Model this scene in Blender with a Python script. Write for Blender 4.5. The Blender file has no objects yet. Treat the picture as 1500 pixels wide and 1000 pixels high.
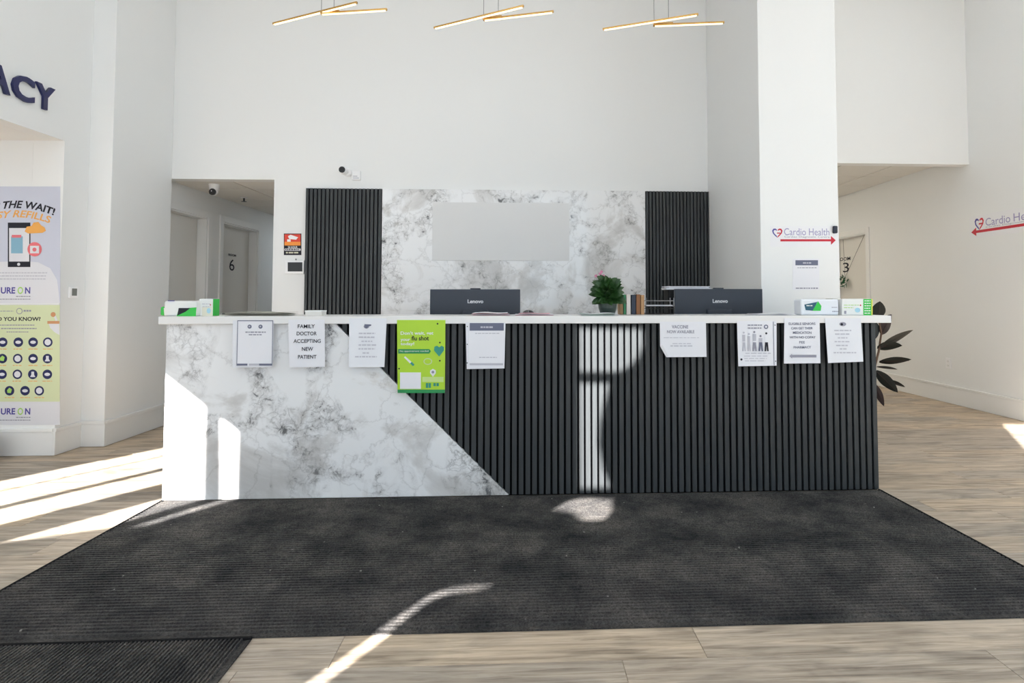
import bpy, bmesh, math, random
from mathutils import Vector, Matrix
from mathutils.geometry import tessellate_polygon
random.seed(7)
SC = bpy.context.scene
COL = SC.collection
R = math.radians
# ------------------------------------------------------------------ camera
F, CX, CYH, YAW, PITCH, EYE = 870.0, 807.0, 438.0, R(2.7), R(2.4), 1.17
CY = CYH - F * math.tan(PITCH)
cd = bpy.data.cameras.new('camera'); cam = bpy.data.objects.new('camera', cd); COL.objects.link(cam)
cd.sensor_width = 36; cd.lens = F * 36 / 1500
cd.shift_x = (750 - CX) / 1500; cd.shift_y = (CY - 500) / 1500
cd.clip_start = .02; cd.clip_end = 200
cam.location = (0, 0, EYE); cam.rotation_euler = (R(90) + PITCH, 0, -YAW)
SC.camera = cam
# ------------------------------------------------------------------ sky, sun, exposure
SUN_K = 0.638          # metres to the right for each metre into the room
SUN_Z = 0.50           # metres down for each metre into the room
w = bpy.data.worlds.new('sky'); SC.world = w; w.use_nodes = True
bg = w.node_tree.nodes['Background']; bg.inputs[0].default_value = (.66, .84, 1, 1); bg.inputs[1].default_value = 5
sd = bpy.data.lights.new('sun', 'SUN'); sun = bpy.data.objects.new('sun', sd); COL.objects.link(sun)
sd.energy = 78; sd.angle = R(.4); sd.color = (1, .97, .94)
sun.rotation_euler = Vector((SUN_K, 1, -SUN_Z)).to_track_quat('-Z', 'Y').to_euler()
sun.location = (-6, -8, 4)
SC.view_settings.view_transform = 'Standard'; SC.view_settings.look = 'None'
SC.view_settings.gamma = 1; SC.view_settings.use_curve_mapping = False
SC.view_settings.exposure = -0.97
SC.cycles.max_bounces = 10; SC.cycles.diffuse_bounces = 7; SC.cycles.sample_clamp_indirect = 12

# ------------------------------------------------------------------ pixel -> place
def ray(px, py):
    a = (px - CX) / F; b = (CY - py) / F
    d = Vector((a, math.cos(PITCH) - b * math.sin(PITCH), math.sin(PITCH) + b * math.cos(PITCH)))
    c, s = math.cos(YAW), math.sin(YAW)
    return Vector((c * d.x + s * d.y, -s * d.x + c * d.y, d.z))
EYEV = Vector((0, 0, EYE))
def onY(px, py, Y): d = ray(px, py); return EYEV + d * (Y / d.y)
def onX(px, py, X): d = ray(px, py); return EYEV + d * (X / d.x)
def onZ(px, py, Z=0): d = ray(px, py); return EYEV + d * ((Z - EYE) / d.z)

# ------------------------------------------------------------------ materials
MATS = {}
def mat(name, col=(.8, .8, .8), rough=.5, metal=0, spec=.5, emit=None, es=1, coat=0):
    if name in MATS: return MATS[name]
    m = bpy.data.materials.new(name); m.use_nodes = True; MATS[name] = m
    b = m.node_tree.nodes['Principled BSDF']
    b.inputs['Base Color'].default_value = (*col, 1); b.inputs['Roughness'].default_value = rough
    b.inputs['Metallic'].default_value = metal; b.inputs['Specular IOR Level'].default_value = spec
    b.inputs['Coat Weight'].default_value = coat
    if emit: b.inputs['Emission Color'].default_value = (*emit, 1); b.inputs['Emission Strength'].default_value = es
    return m
class NT:
    def __init__(s, m): s.t = m.node_tree; s.b = s.t.nodes['Principled BSDF']; s.n = s.t.nodes; s.l = s.t.links
    def new(s, k, **kw):
        n = s.n.new(k)
        for a, v in kw.items():
            if a[0] == '_': n.inputs[a[1:].replace('_', ' ')].default_value = v
            else: setattr(n, a, v)
        return n
    def ln(s, a, b): s.l.new(a, b)
    def ramp(s, src, stops):
        n = s.n.new('ShaderNodeValToRGB'); e = n.color_ramp.elements
        while len(e) < len(stops): e.new(.5)
        for i, (p, c) in enumerate(stops):
            e[i].position = p; e[i].color = (*c, 1) if len(c) == 3 else c
        s.ln(src, n.inputs[0]); return n.outputs[0]
    def mix(s, fac, a, b, bt='MIX'):
        n = s.n.new('ShaderNodeMix'); n.data_type = 'RGBA'; n.blend_type = bt
        for v, i in ((fac, 0), (a, 6), (b, 7)):
            if isinstance(v, (int, float)): n.inputs[i].default_value = v
            elif isinstance(v, tuple): n.inputs[i].default_value = (*v, 1)
            else: s.ln(v, n.inputs[i])
        return n.outputs[2]
    def bump(s, src, st, dist=.002):
        n = s.new('ShaderNodeBump', _Strength=st, _Distance=dist); s.ln(src, n.inputs['Height']); s.ln(n.outputs[0], s.b.inputs['Normal'])

def m_paint(name, col, rough=.55):
    m = mat(name, col, rough, spec=.35); t = NT(m)
    tc = t.new('ShaderNodeTexCoord'); n = t.new('ShaderNodeTexNoise', _Scale=60, _Detail=3); t.ln(tc.outputs['Object'], n.inputs['Vector'])
    t.bump(n.outputs[0], .06, .002); return m
PAINT = m_paint('wall_paint', (.81, .818, .815))
TRIM = m_paint('trim_paint', (.82, .82, .81), .35)
CEIL = m_paint('ceiling_paint', (.82, .82, .81), .7)
DOORM = m_paint('door_paint', (.74, .72, .68), .4)

def m_wood():
    m = mat('plank_wood', rough=.42, spec=.4); t = NT(m)
    tc = t.new('ShaderNodeTexCoord'); oi = t.new('ShaderNodeObjectInfo')
    mu = t.new('ShaderNodeVectorMath', operation='SCALE'); mu.inputs[0].default_value = (17, 31, 7); t.ln(oi.outputs['Random'], mu.inputs[3])
    ad = t.new('ShaderNodeVectorMath', operation='ADD'); t.ln(tc.outputs['Object'], ad.inputs[0]); t.ln(mu.outputs[0], ad.inputs[1])
    mp = t.new('ShaderNodeMapping'); mp.inputs['Scale'].default_value = (2.0, 36, 1); t.ln(ad.outputs[0], mp.inputs[0])
    n1 = t.new('ShaderNodeTexNoise', _Scale=1.6, _Detail=8, _Roughness=.65, _Distortion=.6); t.ln(mp.outputs[0], n1.inputs['Vector'])
    mp2 = t.new('ShaderNodeMapping'); mp2.inputs['Scale'].default_value = (1.2, 4, 1); t.ln(ad.outputs[0], mp2.inputs[0])
    n2 = t.new('ShaderNodeTexNoise', _Scale=2.0, _Detail=4, _Distortion=1.2); t.ln(mp2.outputs[0], n2.inputs['Vector'])
    c1 = t.ramp(n1.outputs[0], [(.30, (.23, .185, .145)), (.45, (.42, .355, .285)), (.60, (.555, .48, .395)), (.8, (.62, .545, .455))])
    c2 = t.ramp(n2.outputs[0], [(.32, (.52, .50, .48)), (.48, (.9, .88, .86)), (.65, (1.1, 1.07, 1.02))])
    c = t.mix(.75, c1, c2, 'MULTIPLY')
    v = t.ramp(oi.outputs['Random'], [(0, (.82, .82, .83)), (.5, (1, .98, .96)), (1, (1.12, 1.04, .93))])
    c = t.mix(1, c, v, 'MULTIPLY'); t.ln(c, t.b.inputs['Base Color'])
    t.ln(t.ramp(n1.outputs[0], [(.3, (.55,) * 3), (.7, (.38,) * 3)]), t.b.inputs['Roughness'])
    t.bump(n1.outputs[0], .15, .002); return m
WOOD = m_wood()

def m_marble(name, seed, rough):
    m = mat(name, rough=rough, spec=.5); t = NT(m)
    tc = t.new('ShaderNodeTexCoord'); mp = t.new('ShaderNodeMapping'); mp.inputs['Location'].default_value = seed
    t.ln(tc.outputs['Object'], mp.inputs[0]); V = mp.outputs[0]
    big = t.new('ShaderNodeTexNoise', _Scale=1.7, _Detail=6, _Roughness=.6, _Distortion=.8); t.ln(V, big.inputs['Vector'])
    dis = t.new('ShaderNodeTexNoise', _Scale=3.2, _Detail=7, _Roughness=.62); t.ln(V, dis.inputs['Vector'])
    dm = t.new('ShaderNodeMix', data_type='VECTOR'); dm.inputs[0].default_value = .30
    t.ln(V, dm.inputs[4]); t.ln(dis.outputs['Color'], dm.inputs[5])
    vo = t.new('ShaderNodeTexVoronoi', feature='DISTANCE_TO_EDGE', _Scale=4.2); t.ln(dm.outputs[1], vo.inputs['Vector'])
    sp = t.new('ShaderNodeTexNoise', _Scale=15, _Detail=9, _Roughness=.72, _Distortion=.5); t.ln(V, sp.inputs['Vector'])
    cl = t.new('ShaderNodeTexNoise', _Scale=3.0, _Detail=3, _Distortion=.9); t.ln(V, cl.inputs['Vector'])
    base = t.ramp(big.outputs[0], [(.34, (.56, .55, .54)), (.43, (.69, .685, .68)), (.49, (.85, .855, .865)), (.64, (.86, .865, .875)), (.74, (.66, .63, .59))])
    vein = t.ramp(vo.outputs['Distance'], [(0, (.62, .61, .60)), (.010, (.84, .84, .84)), (.028, (1, 1, 1))])
    c = t.mix(.5, base, vein, 'MULTIPLY')
    v2 = t.new('ShaderNodeTexVoronoi', feature='DISTANCE_TO_EDGE', _Scale=17); t.ln(dm.outputs[1], v2.inputs['Vector'])
    mask = t.ramp(cl.outputs[0], [(.49, (0, 0, 0)), (.62, (1, 1, 1))])
    crack = t.ramp(v2.outputs['Distance'], [(0, (.50, .50, .50)), (.05, (.9, .9, .9)), (.12, (1, 1, 1))])
    grey = t.ramp(sp.outputs[0], [(.36, (.48, .47, .46)), (.47, (.76, .755, .75)), (.58, (.98, .98, .98))])
    gc = t.mix(.85, t.mix(.8, c, grey, 'MULTIPLY'), crack, 'MULTIPLY')
    c = t.mix(mask, c, gc)
    spk = t.ramp(sp.outputs[0], [(.375, (1, 1, 1)), (.42, (0, 0, 0))])
    f = t.new('ShaderNodeMath', operation='MULTIPLY'); t.ln(spk, f.inputs[0]); t.ln(mask, f.inputs[1])
    c = t.mix(f.outputs[0], c, (.13, .13, .135)); t.ln(c, t.b.inputs['Base Color']); return m
MARBLE = m_marble('counter_marble', (3.1, 0, 1.3), .28)
MARBLE2 = m_marble('backsplash_marble', (9.4, 2, 6.1), .07)

def m_slat():
    m = mat('slat_charcoal', (.04, .044, .046), .48, spec=.4); t = NT(m)
    tc = t.new('ShaderNodeTexCoord'); mp = t.new('ShaderNodeMapping'); mp.inputs['Scale'].default_value = (60, 60, 2); t.ln(tc.outputs['Object'], mp.inputs[0])
    n = t.new('ShaderNodeTexNoise', _Scale=1, _Detail=4); t.ln(mp.outputs[0], n.inputs['Vector'])
    t.ln(t.ramp(n.outputs[0], [(.3, (.034, .038, .040)), (.7, (.050, .055, .058))]), t.b.inputs['Base Color']); t.bump(n.outputs[0], .1, .001); return m
SLAT = m_slat()
BACKING = mat('felt_black', (.006, .006, .007), .9, spec=.1)
def m_mat():
    m = mat('mat_carpet', (.02, .02, .021), .95, spec=.1); t = NT(m)
    tc = t.new('ShaderNodeTexCoord'); n = t.new('ShaderNodeTexNoise', _Scale=3.4, _Detail=7, _Roughness=.68, _Distortion=.1); t.ln(tc.outputs['Object'], n.inputs['Vector'])
    n2 = t.new('ShaderNodeTexNoise', _Scale=130, _Detail=4, _Roughness=.8); t.ln(tc.outputs['Object'], n2.inputs['Vector'])
    vo = t.new('ShaderNodeTexVoronoi', _Scale=11); t.ln(tc.outputs['Object'], vo.inputs['Vector'])
    c = t.ramp(n.outputs[0], [(.34, (.026, .026, .027)), (.50, (.060, .057, .055)), (.66, (.105, .096, .088))])
    c = t.mix(.8, c, t.ramp(n2.outputs[0], [(.34, (.2, .2, .2)), (.68, (1.75, 1.75, 1.75))]), 'MULTIPLY')
    lint = t.ramp(vo.outputs['Distance'], [(.045, (1, 1, 1)), (.06, (0, 0, 0))])
    fl_ = t.new('ShaderNodeMath', operation='MULTIPLY'); t.ln(lint, fl_.inputs[0]); t.ln(t.ramp(n2.outputs[0], [(.45, (0, 0, 0)), (.55, (1, 1, 1))]), fl_.inputs[1])
    c = t.mix(fl_.outputs[0], c, (.34, .32, .30)); t.ln(c, t.b.inputs['Base Color']); t.bump(n2.outputs[0], .6, .003); return m
MATC = m_mat()
WORKTOP = mat('worktop_laminate', (.80, .79, .78), .3)
PAPER = mat('paper_white', (.80, .80, .84), .6, spec=.2)
SLEEVE = mat('plastic_sleeve', (.78, .79, .83), .15)
INK = mat('ink_black', (.03, .03, .04), .6, spec=.1)
INKG = mat('ink_grey', (.30, .30, .36), .6, spec=.1)
INKL = mat('ink_light_grey', (.52, .52, .58), .6, spec=.1)
INKP = mat('ink_photo_grey', (.16, .17, .24), .6, spec=.1)
NAVY = mat('navy_acrylic', (.008, .012, .085), .3)
RED = mat('ink_red', (.55, .01, .03), .5)
BLUEV = mat('ink_indigo', (.07, .06, .30), .5)
LILAC = mat('ink_lilac', (.30, .27, .48), .5)
LIME = mat('poster_lime', (.42, .67, .02), .35)
LIMED = mat('poster_lime_shade', (.28, .55, .02), .35)
GREEN = mat('print_green', (.01, .26, .07), .4)
TEAL = mat('print_teal', (.02, .28, .20), .4)
VGREEN = mat('carton_green', (.03, .52, .06), .4)
WHITE = mat('white_plastic', (.86, .86, .87), .35)
CARTON = mat('carton_white', (.78, .79, .77), .4)
BLACKP = mat('black_plastic', (.01, .01, .011), .3)
MONI = mat('monitor_back', (.022, .030, .045), .45)
SILVER = mat('logo_silver', (.75, .76, .78), .3)
GOLD = mat('brushed_gold', (.62, .38, .14), .32, metal=1)
LED = mat('warm_led', (1, .9, .7), .4, emit=(1, .78, .45), es=3.2)
WIRE = mat('steel_wire', (.25, .25, .26), .35, metal=1)
LEAF = mat('rubber_leaf', (.007, .010, .008), .42, spec=.35)
LEAFU = mat('rubber_leaf_underside', (.028, .012, .010), .5, spec=.3)
LEAFG = mat('pot_leaf', (.018, .062, .012), .42)
STEM = mat('plant_stem', (.10, .05, .025), .6)
POTM = mat('glazed_pot', (.03, .05, .04), .3)

# ------------------------------------------------------------------ building blocks
WL = {}
def wl(o): return WL.get(o.name, Vector((0, 0, 0)))
def thing(name, label, cat, loc, group=None):
    o = bpy.data.objects.new(name, None); COL.objects.link(o); o.empty_display_size = .1
    o.location = loc; WL[o.name] = Vector(loc); o['label'] = label; o['category'] = cat
    if group: o['group'] = group
    return o
def tag(o, label, cat, group=None):
    o['label'] = label; o['category'] = cat
    if group: o['group'] = group
    return o
def obj(name, bm, m, parent=None, loc=None, smooth=False):
    """one mesh object; bm is in world metres"""
    if parent is not None: base = wl(parent)
    elif loc is not None: base = Vector(loc)
    else:
        xs = [v.co.x for v in bm.verts]; ys = [v.co.y for v in bm.verts]; zs = [v.co.z for v in bm.verts]
        base = Vector(((min(xs) + max(xs)) / 2, (min(ys) + max(ys)) / 2, min(zs)))
    for v in bm.verts: v.co -= base
    bmesh.ops.recalc_face_normals(bm, faces=bm.faces[:])
    me = bpy.data.meshes.new(name); bm.to_mesh(me); bm.free()
    if smooth:
        for p in me.polygons: p.use_smooth = True
    me.materials.append(m); o = bpy.data.objects.new(name, me); COL.objects.link(o)
    if parent is not None: o.parent = parent
    else: o.location = base
    WL[o.name] = base
    return o
def struct(name, bm, m, **k):
    o = obj(name, bm, m, **k); o['kind'] = 'structure'; return o
def inst(name, me, parent, loc):
    o = bpy.data.objects.new(name, me); COL.objects.link(o); o.parent = parent; o.location = Vector(loc) - wl(parent); WL[o.name] = Vector(loc); return o
def B(): return bmesh.new()
def bx(bm, x0, x1, y0, y1, z0, z1, bev=0):
    r = bmesh.ops.create_cube(bm, size=1)
    vs = r['verts']
    for v in vs: v.co = Vector(((x0 + x1) / 2 + v.co.x * (x1 - x0), (y0 + y1) / 2 + v.co.y * (y1 - y0), (z0 + z1) / 2 + v.co.z * (z1 - z0)))
    if bev:
        es = list({e for v in vs for e in v.link_edges})
        bmesh.ops.bevel(bm, geom=es, offset=bev, segments=2, affect='EDGES', profile=.5)
    return bm
def box(x0, x1, y0, y1, z0, z1, bev=0): return bx(B(), x0, x1, y0, y1, z0, z1, bev)
def tube(bm, pts, r, seg=8, r2=None):
    pts = [Vector(p) for p in pts]; rings = []
    for i, p in enumerate(pts):
        d = (pts[min(i + 1, len(pts) - 1)] - pts[max(i - 1, 0)]).normalized()
        a = d.orthogonal().normalized() if abs(d.z) > .9 or True else None
        b = d.cross(a); rr = r if r2 is None else r + (r2 - r) * i / max(1, len(pts) - 1)
        rings.append([bm.verts.new(p + rr * (math.cos(t) * a + math.sin(t) * b)) for t in [2 * math.pi * k / seg for k in range(seg)]])
    for i in range(len(rings) - 1):
        # match the nearest start vertex so the tube does not twist
        a, b = rings[i], rings[i + 1]
        best = min(range(seg), key=lambda s: sum((a[k].co - b[(k + s) % seg].co).length for k in range(seg)))
        rings[i + 1] = b = [b[(k + best) % seg] for k in range(seg)]
        for k in range(seg): bm.faces.new((a[k], a[(k + 1) % seg], b[(k + 1) % seg], b[k]))
    bm.faces.new(rings[0]); bm.faces.new(rings[-1][::-1]); return bm
def lathe(bm, c, prof, seg=24, axis='Z'):
    rings = []
    for r, h in prof:
        ring = []
        for k in range(seg):
            t = 2 * math.pi * k / seg; u, v = r * math.cos(t), r * math.sin(t)
            p = (u, v, h) if axis == 'Z' else (u, -h, v) if axis == 'Y' else (h, u, v)
            ring.append(bm.verts.new(Vector(c) + Vector(p)))
        rings.append(ring)
    for a, b in zip(rings, rings[1:]):
        for k in range(seg): bm.faces.new((a[k], a[(k + 1) % seg], b[(k + 1) % seg], b[k]))
    bm.faces.new(rings[0]); bm.faces.new(rings[-1][::-1]); return bm
def prism(bm, pts, n):
    """pts: world polygon, n: extrusion vector"""
    n = Vector(n); a = [bm.verts.new(p) for p in pts]; b = [bm.verts.new(Vector(p) + n) for p in pts]
    bm.faces.new(a); bm.faces.new(b[::-1])
    for i in range(len(pts)):
        j = (i + 1) % len(pts); bm.faces.new((a[i], b[i], b[j], a[j]))
    return bm

# a plane that print lies on: kind 'Y' faces the camera (-Y), 'XR' is the right wall (faces -X), 'XL' the left wall (faces +X)
class Plane:
    def __init__(s, kind, v, curl=None): s.k = kind; s.v = v; s.curl = curl
    def at(s, px, py):
        return onY(px, py, s.v) if s.k == 'Y' else onX(px, py, s.v)
    def uv(s, px, py):
        p = s.at(px, py); return Vector((p.x, p.z)) if s.k == 'Y' else Vector((-p.y, p.z)) if s.k == 'XR' else Vector((p.y, p.z))
    def w(s, u, v, off=0):
        if s.k == 'Y':
            y = s.v - off
            if s.curl: zt, h, amp = s.curl; y -= amp * max(0, (zt - v) / h)
            return Vector((u, y, v))
        return Vector((s.v - off, -u, v)) if s.k == 'XR' else Vector((s.v + off, u, v))
    def n(s): return Vector((0, -1, 0)) if s.k == 'Y' else Vector((-1, 0, 0)) if s.k == 'XR' else Vector((1, 0, 0))
def pxpoly(name, pl, pts, m, parent, off=.0015, th=.0004):
    return uvpoly(name, pl, [pl.uv(*p) for p in pts], m, parent, off, th)
def uvpoly(name, pl, uv, m, parent, off=.0015, th=.0004):
    bm = B(); prism(bm, [pl.w(u, v, off) for u, v in uv], pl.n() * th); return obj(name, bm, m, parent)
def pxrect(name, pl, x0, y0, x1, y1, m, parent, off=.0015, th=.0004):
    return pxpoly(name, pl, [(x0, y0), (x1, y0), (x1, y1), (x0, y1)], m, parent, off, th)
def circ(c, r, n=20, ry=None, a0=0, a1=2 * math.pi):
    full = a1 - a0 > 6.28
    return [(c[0] + r * math.cos(a0 + (a1 - a0) * k / (n if full else n - 1)), c[1] + (ry or r) * math.sin(a0 + (a1 - a0) * k / (n if full else n - 1))) for k in range(n)]
def pxdisc(name, pl, cx, cy, r, m, parent, off=.0015, ry=None):
    return pxpoly(name, pl, circ((cx, cy), r, 20, ry), m, parent, off)
def glyphs(s, bold=0, shear=0, depth=0):
    cu = bpy.data.curves.new('text', 'FONT'); cu.body = s; cu.offset = bold; cu.shear = shear; cu.extrude = depth; cu.resolution_u = 3
    o = bpy.data.objects.new('text', cu); COL.objects.link(o)
    dg = bpy.context.evaluated_depsgraph_get(); me = bpy.data.meshes.new_from_object(o.evaluated_get(dg))
    bm = B(); bm.from_mesh(me); bpy.data.objects.remove(o); bpy.data.curves.remove(cu); bpy.data.meshes.remove(me); return bm
def text(name, pl, s, boxpx, m, parent, bold=0, shear=0, off=.002, arc=0, depth=0, label=None):
    """fit the writing s into the pixel box (x0,y0,x1,y1) of plane pl"""
    x0, y0, x1, y1 = boxpx
    a, b = pl.uv(x0, y0), pl.uv(x1, y1)
    if pl.k != 'Y':   # a receding wall: keep edges on their own pixels
        a = pl.uv(x0, y0); b = Vector((pl.uv(x1, y0).x, pl.uv(x0, y1).y))
    bm = glyphs(s, bold, shear, depth)
    xs = [v.co.x for v in bm.verts]; ys = [v.co.y for v in bm.verts]
    lx, hx, ly, hy = min(xs), max(xs), min(ys), max(ys)
    for v in bm.verts:
        fx = (v.co.x - lx) / (hx - lx); fy = (v.co.y - ly) / (hy - ly)
        u = a.x + (b.x - a.x) * fx; q = a.y + (b.y - a.y) * fy - arc * (2 * fx - 1) ** 2
        v.co = pl.w(u, q, off + (v.co.z + depth))
    o = obj(name, bm, m, parent)
    if label: o['label'] = label
    return o
def lines(name, pl, rows, m, parent, off=.0018, word=4.0):
    """rows of print too small to read: (x0, x1, y, height) in pixels, broken into words"""
    bm = B(); rnd = random.Random(len(rows) * 31 + int(rows[0][0]))
    for x0, x1, y, h in rows:
        x = x0
        while x < x1 - .5:
            e = min(x1, x + word * rnd.uniform(.5, 1.4))
            uv = [pl.uv(*p) for p in ((x, y - h / 2), (e, y - h / 2), (e, y + h / 2), (x, y + h / 2))]
            bm.faces.new([bm.verts.new(pl.w(u, v, off)) for u, v in uv]); x = e + word * .22
    return obj(name, bm, m, parent)

# ================================================================== THE ROOM
H = 4.8
XL, XP, XR = -3.34, -3.52, 4.82      # left pier face, pharmacy wall face, right wall face
XC = -3.46                           # left wall of the left corridor
YB, YF = 5.777, -1.5                 # back wall, street front
YP, YJ = 4.69, 4.955                 # poster wall, jog of the pier
CX0, CX1, CYF = 1.833, 2.454, 4.49   # the column
YH = 6.15                            # header over the right corridor
# floor
fl = struct('floor', box(-7.6, 5.0, -1.7, 10.2, -.06, -.0035), WOOD, loc=(0, 0, 0))
PW, PL = .182, 1.22
pm = bpy.data.meshes.new('plank'); b_ = box(-PL / 2 + .0008, PL / 2 - .0008, -PW / 2 + .0008, PW / 2 - .0008, -.0045, 0, .0012); b_.to_mesh(pm); b_.free(); pm.materials.append(WOOD)
rr = random.Random(3)
row = 0; y = 1.42
while y < 7.9:
    x = -5.0 + rr.uniform(0, 1.2)
    while x < XR:
        cxp, cyp = x + PL / 2, y + PW / 2
        x += PL
        if cxp + PL / 2 > XR - .005: continue
        if cyp < 2.4 and abs(cxp) > 3.0: continue
        if cyp > 2.35 and -1.45 < cxp < 1.55: continue                 # under mat and counter
        if cyp < 4.7 and cxp < -4.0 - .2 * (cyp - 2): continue
        if cyp > 4.5 and cxp - PL / 2 < XP + .0 : continue
        if cyp > 4.2 and cxp < 2.1 and cxp > -2.0: continue
        if cyp > 5.5 and cxp < 2.6: continue
        inst('plank', pm, fl, (cxp, cyp, 0))
    y += PW; row += 1
# walls
b = B(); bx(b, -2.385, CX1, YB, YB + .12, 0, H); bx(b, XC, -2.385, YB, YB + .12, 2.315, H); struct('wall_back', b, PAINT)
struct('wall_column', box(CX0, CX1, CYF, YB - .001, 0, H, .004), PAINT)
b = B(); bx(b, -3.75, XL, YJ, YB - .002, 0, H, .003); struct('wall_left', b, PAINT)
b = B(); bx(b, -3.75, XP, YP, YJ - .001, 0, H); bx(b, XP - .12, XP, YF, YP, 2.385, H); struct('wall_left_fascia', b, PAINT)
struct('wall_poster', box(-7.5, -3.751, YP, YP + .12, 0, 3.7), PAINT)
struct('wall_far_left', box(-7.62, -7.5, YF, YP + .12, 0, 3.7), PAINT)
struct('ceiling_pharmacy', box(-7.5, XP - .121, YF, YP - .001, 3.62, 3.7), CEIL)
struct('trim_soffit', box(-4.2, XP - .121, YF, YP - .001, 2.385, 2.6), CEIL)
struct('ceiling', box(XP - .12, XR + .12, YF - .1, YH + .12, H, H + .1), CEIL)
# right wall with the opening of door 3
D3a, D3b, DZ = 8.10, 9.0, 2.10
SW = (-1.2, 2.8, .3, 4.3)     # unseen side window, added to brighten the left wall
b = B(); bx(b, XR, XR + .14, YF - .1, SW[0], 0, H); bx(b, XR, XR + .14, SW[1], D3a, 0, H); bx(b, XR, XR + .14, SW[0], SW[1], 0, SW[2]); bx(b, XR, XR + .14, SW[0], SW[1], SW[3], H); bx(b, XR, XR + .14, D3a, D3b, DZ, H); bx(b, XR, XR + .14, D3b, 10.1, 0, H); struct('wall_right', b, PAINT)
b = B(); bx(b, CX1 - .12, CX1, YB + .121, 10.0, 0, H); bx(b, CX1, XR - .001, YH, YH + .12, 2.625, H); struct('wall_right_header', b, PAINT)
struct('wall_right_corridor_end', box(CX1 - .12, XR - .001, 10.0, 10.1, 0, 2.9), PAINT)
# left corridor
D1a, D1b, D2a, D2b, DL = 5.86, 6.66, 6.99, 7.89, 2.06
b = B()
for a, c, z in ((YB, D1a, 0), (D1a, D1b, DL), (D1b, D2a, 0), (D2a, D2b, DL), (D2b, 9.7, 0)): bx(b, XC - .14, XC, a, c, z, 2.6)
struct('wall_left_corridor', b, PAINT)
b = B(); bx(b, -2.385, -2.28, YB + .121, 9.7, 0, 2.6); bx(b, XC - .14, -2.28, 9.701, 9.8, 0, 2.6); struct('wall_left_corridor_end', b, PAINT)
# suspended tile ceilings of the two corridors: each tile a piece
TILE = m_paint('ceiling_tile', (.74, .72, .68), .8); TBAR = mat('ceiling_grid', (.60, .59, .56), .5)
def tiles(name, x0, x1, y0, y1, z, ox, oy):
    c = struct(name, box(x0, x1, y0, y1, z + .012, z + .05), TBAR)
    xs = sorted({x0, x1, *[x for x in [ox + .61 * k for k in range(-12, 13)] if x0 + .03 < x < x1 - .03]})
    ys = sorted({y0, y1, *[v for v in [oy + .61 * k for k in range(-12, 13)] if y0 + .03 < v < y1 - .03]})
    for a, q in zip(xs, xs[1:]):
        for e, g in zip(ys, ys[1:]): obj('ceiling_tile', box(a + .009, q - .009, e + .009, g - .009, z, z + .0115, .002), TILE, c)
tiles('ceiling_left_corridor', XC + .002, -2.386, YB + .122, 9.7, 2.326, -2.86, 6.35)
tiles('ceiling_right_corridor', CX1 + .001, XR - .002, YH + .122, 9.99, 2.72, 4.30, 6.62)
# light panels out of view, added as even fill; warm corridor one inferred
LAMP = mat('fill_diffuser', (.9, .9, .9), .5, emit=(.82, .92, 1), es=8); LAMPW = mat('lamp_diffuser_warm', (.9, .88, .8), .5, emit=(1, .93, .80), es=20)
def lamp_panel(x, y, z, sx, sy, m, label):
    t = thing('unseen_ceiling_light', label, 'ceiling light', (x, y, z - .03), 'recessed light panels')
    b = B()
    for a in ((x - sx, x + sx, y - sy, y - sy + .02), (x - sx, x + sx, y + sy - .02, y + sy), (x - sx, x - sx + .02, y - sy + .02, y + sy - .02), (x + sx - .02, x + sx, y - sy + .02, y + sy - .02)): bx(b, *a, z - .03, z - .001)
    obj('frame', b, TRIM, t); obj('diffuser', box(x - sx + .021, x + sx - .021, y - sy + .021, y + sy - .021, z - .022, z - .012), m, t)
for x, y in [(-2.4, -.2), (-.4, -.2), (1.6, -.2), (3.6, -.2), (-2.4, 2.2), (-.4, 2.2), (3.9, 2.2), (-1.6, 3.7), (3.9, 4.4)]:
    lamp_panel(x, y, H, .6, .3, LAMP, 'added white fill light panel, unseen in the high hall ceiling')
lamp_panel(3.0, 8.7, 2.72, .3, .6, LAMPW, 'warm light panel in the right corridor ceiling')
lamp_panel(-2.75, 8.7, 2.326, .28, .28, LAMP, 'added square fill light panel, unseen in the left corridor ceiling')
lamp_panel(-5.4, 2.6, 3.62, .6, .6, LAMP, 'added fill light panel, unseen in the pharmacy ceiling')
# baseboards, each with a cap moulding as its part
def baseboard(name, segs):
    b = B()
    for s in segs: bx(b, *s, 0, .175)
    o = struct(name, b, TRIM)
    c = B()
    for x0, x1, y0, y1 in segs: bx(c, x0 - (.006 if x1 - x0 < .1 and x0 > 3 else 0), x1 + (.006 if x1 - x0 < .1 and x0 < 0 else 0), y0 - (.006 if y1 - y0 < .1 else 0), y1, .175, .2, .003)
    obj('cap_moulding', c, TRIM, o)
baseboard('baseboard_right', [(XR - .016, XR - .0005, YF, D3a - .08)])
baseboard('baseboard_left', [(XL + .0005, XL + .016, YJ, YB - .01), (XP + .0005, XL + .016, YJ - .017, YJ - .0015), (XP + .0005, XP + .016, YP - .016, YJ - .018), (-7.5, XP, YP - .017, YP - .0005)])
baseboard('baseboard_column', [(CX0, CX1, CYF - .016, CYF - .0005)])
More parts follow.
